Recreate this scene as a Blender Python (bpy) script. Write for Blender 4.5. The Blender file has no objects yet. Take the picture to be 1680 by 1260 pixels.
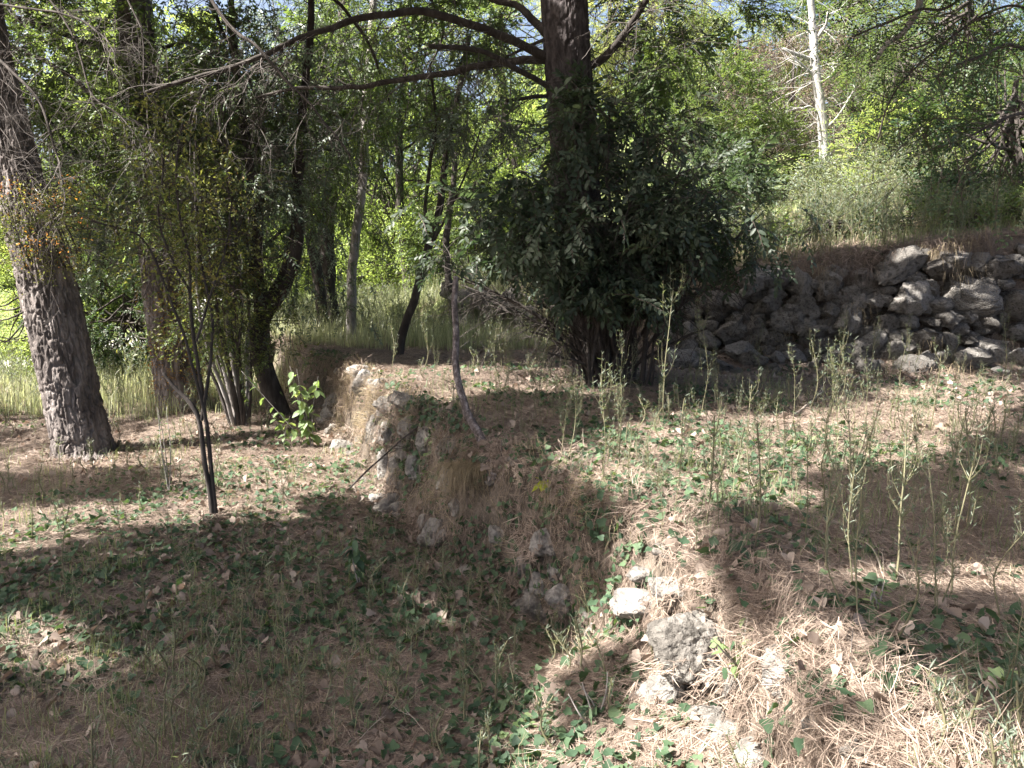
import bpy, math, random
import numpy as np
from mathutils import Vector, Matrix
R = math.radians
rng = np.random.default_rng(7)
random.seed(7)
scene = bpy.context.scene
COL = scene.collection

# ------------------------------------------------------------------ camera, sky, sun, exposure
F_PX, W_PX, H_PX, HORIZON = 1293.0, 1680.0, 1260.0, 420.0
PITCH = math.atan((H_PX / 2 - HORIZON) / F_PX)
EYE = np.array([0.0, 0.0, 1.45])
cam_d = bpy.data.cameras.new('camera')
cam = bpy.data.objects.new('camera', cam_d)
COL.objects.link(cam)
cam.location = EYE
cam.rotation_euler = (R(90) - PITCH, 0, 0)
cam_d.sensor_width = 36.0
cam_d.lens = 36.0 * F_PX / W_PX
cam_d.clip_start = 0.05
cam_d.clip_end = 500
scene.camera = cam

SUN_EL, SUN_AZ = R(50), R(-108)           # azimuth measured from +y (view direction), negative = left
S = np.array([math.sin(SUN_AZ) * math.cos(SUN_EL), math.cos(SUN_AZ) * math.cos(SUN_EL), math.sin(SUN_EL)])
world = bpy.data.worlds.new('World')
scene.world = world
world.use_nodes = True
wn = world.node_tree
bg = wn.nodes['Background']
sky = wn.nodes.new('ShaderNodeTexSky')
sky.sky_type = 'NISHITA'
sky.sun_disc = False
sky.sun_elevation = SUN_EL
sky.sun_rotation = SUN_AZ
sky.air_density = 0.8
sky.dust_density = 7.0
sky.ozone_density = 0.4
sky.altitude = 200
wn.links.new(sky.outputs[0], bg.inputs[0])
bg.inputs[1].default_value = 0.075
sun_d = bpy.data.lights.new('sun', 'SUN')
sun_d.energy = 5.0
sun_d.angle = R(0.55)
sun_d.color = (1.0, 0.95, 0.88)
sun = bpy.data.objects.new('sun', sun_d)
COL.objects.link(sun)
sun.rotation_euler = Vector(S).to_track_quat('Z', 'Y').to_euler()
sun.location = (-20, 12, 30)
scene.view_settings.view_transform = 'Standard'
scene.view_settings.look = 'None'
scene.view_settings.gamma = 1
scene.view_settings.use_curve_mapping = False
scene.view_settings.exposure = 2.3
scene.render.engine = 'CYCLES'
scene.cycles.max_bounces = 6
scene.cycles.diffuse_bounces = 3
scene.cycles.glossy_bounces = 2
scene.cycles.transmission_bounces = 4
scene.cycles.transparent_max_bounces = 4
scene.cycles.use_denoising = True
scene.cycles.denoising_prefilter = 'ACCURATE'
scene.cycles.sample_clamp_indirect = 6.0

# ------------------------------------------------------------------ numeric helpers
def _hash(ix, iy, iz):
    h = (ix * 374761393 + iy * 668265263 + iz * 2147483647 + 1274126177) & 0xFFFFFFFF
    h = ((h ^ (h >> 13)) * 1274126177) & 0xFFFFFFFF
    h = ((h ^ (h >> 16)) * 2246822519) & 0xFFFFFFFF
    return ((h ^ (h >> 15)) & 0xFFFF) / 65535.0

def noise3(p):
    p = np.asarray(p, float)
    i = np.floor(p).astype(np.int64)
    f = p - i
    f = f * f * (3 - 2 * f)
    r = 0
    for dx in (0, 1):
        for dy in (0, 1):
            for dz in (0, 1):
                w = (f[..., 0] if dx else 1 - f[..., 0]) * (f[..., 1] if dy else 1 - f[..., 1]) * (f[..., 2] if dz else 1 - f[..., 2])
                r = r + w * _hash(i[..., 0] + dx, i[..., 1] + dy, i[..., 2] + dz)
    return r * 2 - 1

def fbm(p, octv=4, gain=0.5):
    p = np.asarray(p, float)
    a, s, r = 1.0, 0, 0
    for k in range(octv):
        r = r + a * noise3(p * (2.03 ** k) + k * 17.3)
        s += a
        a *= gain
    return r / s

def sstep(a, b, x):
    t = np.clip((x - a) / (b - a), 0, 1)
    return t * t * (3 - 2 * t)

def nrm(v):
    v = np.asarray(v, float)
    return v / np.maximum(np.linalg.norm(v, axis=-1, keepdims=True), 1e-9)

def ray(px, py):
    a = (px - W_PX / 2) / F_PX
    b = -(py - H_PX / 2) / F_PX
    c, s = math.cos(PITCH), math.sin(PITCH)
    return np.array([a, c + b * s, -s + b * c])

def pt(px, py, d):
    r = ray(px, py)
    return EYE + r * (d / r[1])

def project(P):
    q = np.asarray(P) - EYE
    c, s = math.cos(PITCH), math.sin(PITCH)
    dep = q[..., 1] * c - q[..., 2] * s
    up = q[..., 1] * s + q[..., 2] * c
    dep = np.where(dep < 0.05, 0.05, dep)
    return W_PX / 2 + F_PX * q[..., 0] / dep, H_PX / 2 - F_PX * up / dep

# ------------------------------------------------------------------ terrain
RIM = np.array([(-8, 3.0), (0, 1.6), (2, 1.22), (2.5, 1.18), (3.45, .98), (4, .84), (4.5, .74), (5.1, .42), (5.5, .1), (5.9, -.2), (6.7, -.62), (8.5, -1.42), (10, -2.0), (12.5, -3.4), (16, -5.5), (30, -12), (90, -40)])
FOOT = np.array([(-8, 1.0), (0, -.9), (2, -.75), (2.8, -.42), (3.47, -.12), (4.25, .22), (4.6, .36), (5.1, .16), (5.9, -.48), (7.6, -1.2), (8.6, -1.75), (10.9, -3.1), (12.5, -3.9), (16, -6.2), (30, -14), (90, -44)])
L2 = np.array([(-60, 40), (-6, 20), (-3, 17.5), (-1.2, 15.7), (0, 14.6), (1.2, 12.6), (2.3, 11.2), (4.5, 10.35), (6.8, 10.3), (8, 10.2), (20, 10.5), (60, 12)])
H2 = np.array([(-4, 0.0), (-2, .35), (-1, .75), (0, .9), (2.3, 1.15), (3.6, 1.3), (4.6, 1.5), (6.8, 1.72), (10, 1.8), (60, 2.0)])

def height(x, y, fine=True):
    x = np.asarray(x, float)
    y = np.asarray(y, float)
    z0 = np.zeros(np.broadcast(x, y).shape)
    P = np.stack([x + z0, y + z0, z0], -1)
    wob = 0.10 * fbm(P * 1.7, 3)
    rim = np.interp(y, RIM[:, 0], RIM[:, 1]) + wob
    foot = np.interp(y, FOOT[:, 0], FOOT[:, 1]) + wob * 1.3
    foot = np.minimum(foot, rim - 0.14)
    t = np.clip((x - foot) / (rim - foot), 0, 1)
    tal = np.clip(t / .8, 0, 1)
    face = sstep(0, 1, (x - (rim - .26 + .07 * fbm(P * 4, 2))) / .2)
    t = .40 * tal ** 1.3 + .60 * face
    low = -0.75 - 0.02 * np.clip(-x - 3, 0, 12)
    z = low + (0 - low) * t
    z = z + sstep(1.3, 0.0, np.abs(x - rim)) * 0.05 * t
    z = z - 0.26 * np.exp(-((x - (rim - .42)) / .22) ** 2) * sstep(3.6, 4.6, y) * sstep(8.5, 6.5, y)
    z = z + 0.05 * fbm(P * 0.5 + 3, 3) + 0.09 * sstep(8, 3, y) * sstep(.9, 1, t) * fbm(P * .9, 2)
    y2 = np.interp(x, L2[:, 0], L2[:, 1]) + 0.14 * fbm(P * 1.1 + 9, 3)
    h2 = np.interp(x, H2[:, 0], H2[:, 1])
    debris = sstep(-1.3, 0.05, y - y2) * 0.14 * sstep(0, 3, x)
    wall = sstep(-0.18, 0.3, y - y2)
    z = z + debris * (1 - wall) + h2 * wall
    hill = np.clip(y - y2 - 0.5, 0, 60)
    z = z + hill * 0.13 * sstep(0.5, 6, x) * (1 + .15 * fbm(P * .2, 2)) + 0.06 * hill * sstep(-6, 0, x) * sstep(8, 20, hill)
    z = z - 0.05 * np.clip(-x - 9, 0, 30) * sstep(8, 14, y)
    if fine:
        z = z + 0.018 * fbm(P * 6, 3) + 0.010 * fbm(P * 19, 2)
    return z

_TT = 1.2 * 1.004 ** np.arange(1000)
def ground_at(px, py):
    r = ray(px, py)
    Pn = EYE + r * _TT[:, None]
    under = Pn[:, 2] <= height(Pn[:, 0], Pn[:, 1], False)
    i = int(np.argmax(under)) if under.any() else len(_TT) - 1
    p = Pn[i]
    return np.array([p[0], p[1], float(height(p[0], p[1]))])

def slope_rot(x, y):
    e = 0.06
    hx = (height(x + e, y, False) - height(x - e, y, False)) / (2 * e)
    hy = (height(x, y + e, False) - height(x, y - e, False)) / (2 * e)
    return nrm(np.stack([-hx, -hy, np.ones_like(hx)], -1))

# ------------------------------------------------------------------ materials
def newmat(name):
    m = bpy.data.materials.new(name)
    m.use_nodes = True
    nt = m.node_tree
    for n in list(nt.nodes):
        nt.nodes.remove(n)
    return m, nt, nt.nodes.new('ShaderNodeOutputMaterial')

def N(nt, t, **kw):
    n = nt.nodes.new(t)
    for k, v in kw.items():
        setattr(n, k, v)
    return n

def ramp(nt, fac, stops):
    r = N(nt, 'ShaderNodeValToRGB')
    e = r.color_ramp.elements
    while len(e) < len(stops):
        e.new(0.5)
    for q, (p, c) in zip(e, stops):
        q.position = p
        q.color = (*c, 1)
    nt.links.new(fac, r.inputs[0])
    return r.outputs[0]

def mixc(nt, f, a, b, mode='MIX'):
    m = N(nt, 'ShaderNodeMix', data_type='RGBA', blend_type=mode)
    if isinstance(f, (int, float)):
        m.inputs[0].default_value = f
    else:
        nt.links.new(f, m.inputs[0])
    for i, v in ((6, a), (7, b)):
        if isinstance(v, tuple):
            m.inputs[i].default_value = (*v, 1)
        else:
            nt.links.new(v, m.inputs[i])
    return m.outputs[2]

def tex(nt, kind, scale, detail=4, vec=None, rough=.55, out=0):
    n = N(nt, kind)
    if 'Scale' in n.inputs:
        n.inputs['Scale'].default_value = scale
    if kind == 'ShaderNodeTexNoise':
        n.inputs['Detail'].default_value = detail
        n.inputs['Roughness'].default_value = rough
    if vec is not None:
        nt.links.new(vec, n.inputs['Vector'])
    return n.outputs[out]

def mathn(nt, op, a, b=0.0, clamp=False):
    m = N(nt, 'ShaderNodeMath', operation=op, use_clamp=clamp)
    for i, v in ((0, a), (1, b)):
        if isinstance(v, (int, float)):
            m.inputs[i].default_value = v
        else:
            nt.links.new(v, m.inputs[i])
    return m.outputs[0]

def leaf_mat(name, cols, trans=.42, rough=.45, tcol=None, twig=(.07, .05, .04), spec=.4):
    """cols: three base colours spread over the per-leaf attribute 'var'"""
    m, nt, out = newmat(name)
    a = N(nt, 'ShaderNodeAttribute', attribute_name='var')
    geo = N(nt, 'ShaderNodeNewGeometry')
    oi = N(nt, 'ShaderNodeObjectInfo')
    n1 = tex(nt, 'ShaderNodeTexNoise', 0.9, 2, geo.outputs['Position'])
    f = mathn(nt, 'ADD', mathn(nt, 'MULTIPLY', a.outputs['Fac'], .62), mathn(nt, 'MULTIPLY', n1, .5))
    f = mathn(nt, 'SUBTRACT', f, .05)
    f = mathn(nt, 'ADD', f, mathn(nt, 'MULTIPLY', mathn(nt, 'SUBTRACT', oi.outputs['Random'], .5), .2), True)
    c = ramp(nt, f, [(i / (len(cols) - 1), q) for i, q in enumerate(cols)])
    tw = mathn(nt, 'GREATER_THAN', a.outputs['Fac'], .985)
    c = mixc(nt, tw, c, twig)
    p = N(nt, 'ShaderNodeBsdfPrincipled')
    nt.links.new(c, p.inputs['Base Color'])
    p.inputs['Roughness'].default_value = rough
    p.inputs['Specular IOR Level'].default_value = spec
    t = N(nt, 'ShaderNodeBsdfTranslucent')
    tc = mixc(nt, 1.0, c, tcol or (2.2, 2.1, 1.0), 'MULTIPLY')
    nt.links.new(tc, t.inputs[0])
    s = N(nt, 'ShaderNodeMixShader')
    nt.links.new(mathn(nt, 'MULTIPLY', mathn(nt, 'SUBTRACT', 1.0, tw), trans), s.inputs[0])
    nt.links.new(p.outputs[0], s.inputs[1])
    nt.links.new(t.outputs[0], s.inputs[2])
    nt.links.new(s.outputs[0], out.inputs[0])
    return m

def solid_mat(name, stops, scale=8, detail=5, bump=.4, bscale=30, rough=.85, stretch=(1, 1, 1), dist=.02, pits=False):
    m, nt, out = newmat(name)
    tc = N(nt, 'ShaderNodeTexCoord')
    mp = N(nt, 'ShaderNodeMapping')
    mp.inputs['Scale'].default_value = stretch
    nt.links.new(tc.outputs['Object'], mp.inputs['Vector'])
    v = mp.outputs[0]
    n1 = tex(nt, 'ShaderNodeTexNoise', scale, detail, v, .62)
    c = ramp(nt, n1, stops)
    n2 = tex(nt, 'ShaderNodeTexNoise', bscale, 5, v, .7)
    hgt = n2
    if pits:
        vo = tex(nt, 'ShaderNodeTexVoronoi', bscale * .9, vec=v)
        hgt = mathn(nt, 'ADD', mathn(nt, 'MULTIPLY', vo, .7), n2)
        lich = tex(nt, 'ShaderNodeTexNoise', 5, 6, v, .75)
        c = mixc(nt, mathn(nt, 'MULTIPLY', mathn(nt, 'SUBTRACT', lich, .5), 6, True), c, (.085, .078, .075))
        oi = N(nt, 'ShaderNodeObjectInfo')
        tone = ramp(nt, oi.outputs['Random'], [(0, (.55, .53, .5)), (.5, (.85, .83, .79)), (1, (1.05, 1.03, 1.0))])
        c = mixc(nt, 1.0, c, tone, 'MULTIPLY')
    b = N(nt, 'ShaderNodeBump')
    b.inputs['Strength'].default_value = bump
    b.inputs['Distance'].default_value = dist
    nt.links.new(hgt, b.inputs['Height'])
    p = N(nt, 'ShaderNodeBsdfPrincipled')
    p.inputs['Roughness'].default_value = rough
    p.inputs['Specular IOR Level'].default_value = .25
    nt.links.new(c, p.inputs['Base Color'])
    nt.links.new(b.outputs[0], p.inputs['Normal'])
    nt.links.new(p.outputs[0], out.inputs[0])
    return m

def ground_mat():
    m, nt, out = newmat('needle_litter')
    g = N(nt, 'ShaderNodeNewGeometry')
    pos = g.outputs['Position']
    big = tex(nt, 'ShaderNodeTexNoise', .7, 4, pos)
    mid = tex(nt, 'ShaderNodeTexNoise', 5, 6, pos, .7)
    fine = tex(nt, 'ShaderNodeTexNoise', 60, 4, pos, .7)
    mp = N(nt, 'ShaderNodeMapping')
    mp.inputs['Scale'].default_value = (1, 6, 1)
    mp.inputs['Rotation'].default_value = (0, 0, .8)
    nt.links.new(pos, mp.inputs[0])
    st = tex(nt, 'ShaderNodeTexNoise', 34, 3, mp.outputs[0], .7)
    c = ramp(nt, mid, [(.3, (.032, .028, .023)), (.48, (.098, .082, .068)), (.62, (.20, .165, .138)), (.8, (.12, .115, .09))])
    c = mixc(nt, mathn(nt, 'MULTIPLY', mathn(nt, 'SUBTRACT', st, .5), 3, True), c, (.35, .275, .20))
    c = mixc(nt, mathn(nt, 'MULTIPLY', mathn(nt, 'SUBTRACT', fine, .52), 4, True), c, (.07, .05, .035))
    far = N(nt, 'ShaderNodeSeparateXYZ')
    nt.links.new(pos, far.inputs[0])
    grn = mathn(nt, 'MULTIPLY', mathn(nt, 'SUBTRACT', mathn(nt, 'ADD', mathn(nt, 'MULTIPLY', far.outputs[1], .09), big), 1.65), 3, True)
    gcol = ramp(nt, fine, [(.35, (.08, .12, .04)), (.65, (.25, .27, .12))])
    c = mixc(nt, grn, c, gcol)
    b = N(nt, 'ShaderNodeBump')
    b.inputs['Strength'].default_value = .7
    b.inputs['Distance'].default_value = .02
    nt.links.new(mathn(nt, 'ADD', fine, st), b.inputs['Height'])
    p = N(nt, 'ShaderNodeBsdfPrincipled')
    p.inputs['Roughness'].default_value = .9
    p.inputs['Specular IOR Level'].default_value = .15
    nt.links.new(c, p.inputs['Base Color'])
    nt.links.new(b.outputs[0], p.inputs['Normal'])
    nt.links.new(p.outputs[0], out.inputs[0])
    return m

M = {}
M['ground'] = ground_mat()
M['road'] = solid_mat('pale_road', [(.3, (.36, .35, .34)), (.7, (.48, .47, .45))], 12, bump=.2)
M['stone'] = solid_mat('limestone', [(.30, (.085, .08, .076)), (.43, (.20, .19, .18)), (.56, (.40, .385, .37)), (.75, (.33, .295, .265))], 5, 10, 1.0, 30, .9, dist=.03, pits=True)
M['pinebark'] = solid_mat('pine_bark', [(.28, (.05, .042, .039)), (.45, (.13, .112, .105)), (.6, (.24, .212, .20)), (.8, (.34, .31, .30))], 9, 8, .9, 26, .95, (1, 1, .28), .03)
M['bark'] = solid_mat('dark_bark', [(.3, (.025, .021, .019)), (.55, (.062, .053, .048)), (.8, (.13, .115, .105))], 12, 6, .7, 40, .9, (1, 1, .3), .01)
M['greybark'] = solid_mat('grey_bark', [(.3, (.14, .125, .115)), (.5, (.27, .25, .235)), (.75, (.42, .40, .38))], 10, 6, .6, 40, .9, (1, 1, .35), .008)
M['lichenbark'] = solid_mat('lichen_bark', [(.35, (.05, .04, .038)), (.5, (.12, .10, .098)), (.68, (.30, .27, .265))], 30, 7, .9, 60, .9, (1, 1, .6), .008)
M['twig'] = solid_mat('dead_twig', [(.3, (.05, .043, .039)), (.7, (.145, .128, .118))], 14, 3, .2, 40)
M['paletwig'] = solid_mat('pale_twig', [(.3, (.24, .20, .16)), (.7, (.48, .42, .35))], 14, 3, .2, 40)
M['whitebark'] = solid_mat('bleached_wood', [(.3, (.22, .21, .20)), (.5, (.36, .35, .335)), (.75, (.48, .465, .45))], 9, 5, .5, 30, .9, (1, 1, .35), .01)
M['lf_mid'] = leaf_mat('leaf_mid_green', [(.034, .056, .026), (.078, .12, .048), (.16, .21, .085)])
M['lf_backlit'] = leaf_mat('leaf_yellow_green_backlit', [(.085, .125, .04), (.20, .265, .09), (.38, .43, .19)], .5, tcol=(2.1, 2.1, 1.2))  # yellow-green leaf, colour raised to paint in a backlit glow
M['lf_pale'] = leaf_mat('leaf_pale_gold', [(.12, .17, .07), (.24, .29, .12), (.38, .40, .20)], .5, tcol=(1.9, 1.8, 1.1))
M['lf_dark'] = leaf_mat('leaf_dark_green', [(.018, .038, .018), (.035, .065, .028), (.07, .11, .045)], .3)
M['lf_grey'] = leaf_mat('leaf_grey_green', [(.022, .036, .024), (.052, .072, .047), (.15, .18, .12)], .3, .5, spec=.35, tcol=(1.6, 1.9, 1.0))
M['lf_olive'] = leaf_mat('leaf_olive', [(.036, .058, .022), (.085, .115, .042), (.16, .17, .065), (.24, .14, .05)], .4)
M['lf_rust'] = leaf_mat('leaf_rust', [(.12, .12, .03), (.30, .17, .04), (.42, .15, .05)], .45, tcol=(1.8, 1.6, 1.0))
M['lf_sage'] = leaf_mat('leaf_sage_glint', [(.045, .065, .045), (.10, .13, .095), (.22, .26, .20)], .3, .4, spec=.5, tcol=(1.7, 1.9, 1.2))  # lighter copy of the grey-green leaf, sunlit glints put into its colour
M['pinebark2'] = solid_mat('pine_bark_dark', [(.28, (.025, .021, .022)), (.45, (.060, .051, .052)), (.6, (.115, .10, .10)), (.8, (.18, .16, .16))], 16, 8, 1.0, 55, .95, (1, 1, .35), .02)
M['sunlit_grass'] = leaf_mat('sunlit_meadow_grass', [(.13, .16, .10), (.30, .32, .22), (.52, .51, .40)], .4, tcol=(1.7, 1.7, 1.1))  # grass copy paled so its colour carries the blown-out sun
M['lf_ivy'] = leaf_mat('leaf_ivy', [(.026, .050, .032), (.055, .095, .052), (.12, .175, .09)], .25, .6, spec=.25)
M['lf_herb'] = leaf_mat('leaf_blue_green_herb', [(.065, .09, .066), (.12, .15, .11), (.23, .26, .19)], .35, twig=(.16, .15, .09))
M['lf_mull'] = leaf_mat('leaf_soft_green', [(.09, .15, .06), (.17, .24, .11), (.30, .37, .20)], .4)
M['lf_yellow'] = leaf_mat('leaf_yellow', [(.30, .36, .04), (.45, .48, .06)], .45, tcol=(1.6, 1.6, .8))
M['litter'] = leaf_mat('dead_leaf', [(.09, .07, .058), (.22, .175, .145), (.42, .36, .31)], .2, .75, tcol=(1.5, 1.2, 1), spec=.2)
M['needle'] = leaf_mat('fallen_needle', [(.078, .060, .050), (.240, .186, .150), (.52, .425, .345)], .12, .6, tcol=(1.3, 1.1, 1), spec=.25)
M['straw'] = leaf_mat('dry_grass', [(.17, .135, .085), (.32, .26, .17), (.50, .43, .30)], .3, .7, tcol=(1.4, 1.3, 1))
M['grass'] = leaf_mat('green_grass', [(.085, .115, .06), (.17, .20, .11), (.33, .34, .22)], .4, tcol=(1.8, 1.8, 1))
M['deadbr'] = leaf_mat('dead_brown_foliage', [(.075, .056, .044), (.17, .13, .105), (.32, .26, .215)], .25, .8, tcol=(1.3, 1.2, 1))

# ------------------------------------------------------------------ mesh builder
class MB:
    def __init__(self):
        self.v, self.q, self.t, self.a, self.n = [], [], [], [], 0

    def add(self, v, q=None, t=None, var=0.5):
        v = np.asarray(v, float).reshape(-1, 3)
        if q is not None and len(q):
            self.q.append(np.asarray(q, np.int64) + self.n)
        if t is not None and len(t):
            self.t.append(np.asarray(t, np.int64) + self.n)
        self.v.append(v)
        self.a.append(np.broadcast_to(np.asarray(var, float), (len(v),)).copy())
        self.n += len(v)

    def arrays(self):
        v = np.concatenate(self.v) if self.v else np.zeros((0, 3))
        q = np.concatenate(self.q) if self.q else np.zeros((0, 4), np.int64)
        t = np.concatenate(self.t) if self.t else np.zeros((0, 3), np.int64)
        return v, q, t, (np.concatenate(self.a) if self.a else np.zeros(0))

    def mesh(self, name, mat, smooth=False, origin=None):
        v, q, t, a = self.arrays()
        if origin is not None:
            v = v - np.asarray(origin)
        me = bpy.data.meshes.new(name)
        me.vertices.add(len(v))
        me.vertices.foreach_set('co', v.astype(np.float32).ravel())
        nl = q.size + t.size
        me.loops.add(nl)
        me.loops.foreach_set('vertex_index', np.concatenate([q.ravel(), t.ravel()]).astype(np.int32))
        tot = np.concatenate([np.full(len(q), 4), np.full(len(t), 3)]).astype(np.int32)
        me.polygons.add(len(tot))
        me.polygons.foreach_set('loop_start', np.concatenate([[0], np.cumsum(tot)[:-1]]).astype(np.int32) if len(tot) else tot)
        if smooth:
            me.polygons.foreach_set('use_smooth', np.ones(len(tot), bool))
        at = me.attributes.new('var', 'FLOAT', 'POINT')
        at.data.foreach_set('value', a.astype(np.float32))
        me.update(calc_edges=True)
        me.materials.append(mat)
        return me

    def obj(self, name, mat, parent=None, smooth=False, origin=None, kind=None):
        """origin in world space; parents in this scene are never rotated or scaled when their parts are built"""
        if origin is None:
            origin = np.array(parent.location) if parent else np.zeros(3)
        o = bpy.data.objects.new(name, self.mesh(name, mat, smooth, origin))
        COL.objects.link(o)
        if parent:
            o.parent = parent
            o.location = np.asarray(origin) - np.array(parent_world(parent))
        else:
            o.location = origin
        if kind or name in ('branches', 'dead_twigs', 'twigs', 'stems'):
            o['kind'] = kind or 'stuff'
        return o

def parent_world(p):
    w = np.array(p.location)
    while p.parent:
        p = p.parent
        w = w + np.array(p.location)
    return w

def thing(name, label, cat, loc, group=None):
    o = bpy.data.objects.new(name, None)
    COL.objects.link(o)
    o.location = loc
    o.empty_display_size = .1
    o['label'] = label
    o['category'] = cat
    if group:
        o['group'] = group
    return o

def tag(o, label, cat, group=None):
    o['label'] = label
    o['category'] = cat
    if group:
        o['group'] = group
    return o

def spline(P, n):
    """Catmull-Rom resample"""
    P = np.asarray(P, float)
    if len(P) == 2:
        t = np.linspace(0, 1, n)[:, None]
        return P[0] * (1 - t) + P[1] * t
    Q = np.vstack([2 * P[0] - P[1], P, 2 * P[-1] - P[-2]])
    u = np.linspace(0, len(P) - 1 - 1e-9, n)
    i = u.astype(int)
    t = (u - i)[:, None]
    a, b, c, d = Q[i], Q[i + 1], Q[i + 2], Q[i + 3]
    return .5 * ((2 * b) + (-a + c) * t + (2 * a - 5 * b + 4 * c - d) * t ** 2 + (-a + 3 * b - 3 * c + d) * t ** 3)

def tube(mb, pts, rad, sides=6, disp=None, var=.5, cap=True):
    pts = np.asarray(pts, float)
    n = len(pts)
    rad = np.interp(np.linspace(0, 1, n), np.linspace(0, 1, len(np.atleast_1d(rad))), np.atleast_1d(rad))
    tan = nrm(np.gradient(pts, axis=0))
    ref = np.array([0, 1.0, 0]) if abs(tan[0][2]) > .7 else np.array([0, 0, 1.0])
    u = ref - tan[0] * np.dot(ref, tan[0])
    u /= np.linalg.norm(u)
    U = np.zeros_like(pts)
    for i in range(n):
        u = u - tan[i] * np.dot(u, tan[i])
        u = u / max(np.linalg.norm(u), 1e-9)
        U[i] = u
    V = np.cross(tan, U)
    a = np.linspace(0, 2 * np.pi, sides, endpoint=False)
    rr = rad[:, None] * np.ones(sides)
    if disp is not None:
        rr = rr + disp(np.linspace(0, 1, n)[:, None] * np.ones(sides), a[None, :] * np.ones((n, 1)), rad[:, None] * np.ones(sides), pts)
    ring = pts[:, None, :] + rr[..., None] * (np.cos(a)[None, :, None] * U[:, None, :] + np.sin(a)[None, :, None] * V[:, None, :])
    idx = np.arange(n * sides).reshape(n, sides)
    nx = np.roll(idx, -1, 1)
    q = np.stack([idx[:-1], nx[:-1], nx[1:], idx[1:]], -1).reshape(-1, 4)
    vv = ring.reshape(-1, 3)
    tt = None
    if cap:
        vv = np.vstack([vv, pts[-1] + tan[-1] * rad[-1] * .6])
        tt = np.stack([idx[-1], np.roll(idx[-1], -1), np.full(sides, n * sides)], -1)
    mb.add(vv, q, tt, var)

def jitter(P, amp, freq=1.3, seed=0):
    P = np.asarray(P, float)
    q = P * freq + seed * 7.7
    w = np.stack([fbm(q, 3), fbm(q + 31, 3), fbm(q + 67, 3)], -1)
    k = np.sin(np.linspace(0, 1, len(P)) * np.pi / 1.05)[:, None] ** .5
    return P + w * amp * k

def bark_disp(amp, circ=9, vert=2.2, seed=0.0):
    def f(t, a, r, pts):
        seg = np.linalg.norm(np.diff(pts, axis=0), axis=1)
        z = np.concatenate([[0], np.cumsum(seg)])[:, None] + 0 * a
        q = np.stack([np.cos(a) * circ * .5 + seed, np.sin(a) * circ * .5, z * vert], -1)
        q2 = q + .55 * np.stack([noise3(q * 1.6 + 5), noise3(q * 1.6 + 9), 0 * z], -1)
        n1 = np.abs(noise3(q2))
        n2 = np.abs(noise3(q2 * np.array([.8, .8, 3.2]) + 50))
        fur = np.clip(n1 / .15, 0, 1) ** .7 * (.3 + .7 * np.clip(n2 / .08, 0, 1))
        steps = np.floor(fbm(q * 1.9 + 3, 2) * 3.2 + .5) / 3.2
        rough = fbm(q * 6, 2)
        return amp * (fur * (.8 + .5 * steps) + .13 * rough - .3) + .07 * r * noise3(np.stack([np.cos(a) * 1.2, np.sin(a) * 1.2, z * .9 + seed], -1))
    return f

# ------------------------------------------------------------------ leaves and sprays
def leaf_shape(L, W, fold=.25, droop=.1, n=2):
    """leaf along +x, normal +z. n=1 -> diamond, 2 -> six-sided blade"""
    if n == 1:
        v = [(0, 0, 0), (L * .45, W / 2, fold * W / 2), (L, 0, -droop * L), (L * .45, -W / 2, fold * W / 2)]
        return np.array(v), np.array([(0, 2, 1), (0, 3, 2)])
    v = [(0, 0, 0), (L * .25, W * .40, fold * W * .4), (L * .62, W * .46, fold * W * .4 - droop * L * .35), (L, 0, -droop * L), (L * .62, -W * .46, fold * W * .4 - droop * L * .35), (L * .25, -W * .40, fold * W * .4), (L * .5, 0, -droop * L * .2)]
    return np.array(v), np.array([(0, 6, 1), (1, 6, 2), (2, 6, 3), (3, 6, 4), (4, 6, 5), (5, 6, 0)])

def frames(dirs, ups=None, roll=None):
    """rotation matrices whose x axis is dirs and z axis as near ups as possible"""
    d = nrm(dirs)
    k = len(d)
    up = np.tile([0, 0, 1.0], (k, 1)) if ups is None else ups
    y = np.cross(up, d)
    bad = np.linalg.norm(y, axis=1) < 1e-3
    y[bad] = np.cross(np.array([0, 1.0, 0]), d[bad])
    y = nrm(y)
    z = np.cross(d, y)
    if roll is not None:
        c, s = np.cos(roll)[:, None], np.sin(roll)[:, None]
        y, z = y * c + z * s, z * c - y * s
    return np.stack([d, y, z], -1)

def place(mb, shape, Rm, T, scale, var):
    v, f = shape[0], shape[1]
    k = len(T)
    vv = np.einsum('kij,nj->kni', Rm, v) * np.asarray(scale).reshape(-1, 1, 1) + np.asarray(T)[:, None, :]
    ff = (f[None] + (np.arange(k) * len(v))[:, None, None]).reshape(-1, f.shape[1])
    base = np.asarray(shape[2])[None] if len(shape) > 2 else np.zeros((1, len(v)))
    va = np.asarray(var).reshape(-1, 1)
    a = np.where(base > .95, 1.0, np.clip(va + base, 0, .97)) if len(shape) > 2 else np.broadcast_to(va, (k, len(v)))
    mb.add(vv.reshape(-1, 3), None if f.shape[1] == 3 else ff, ff if f.shape[1] == 3 else None, a.ravel())

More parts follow.
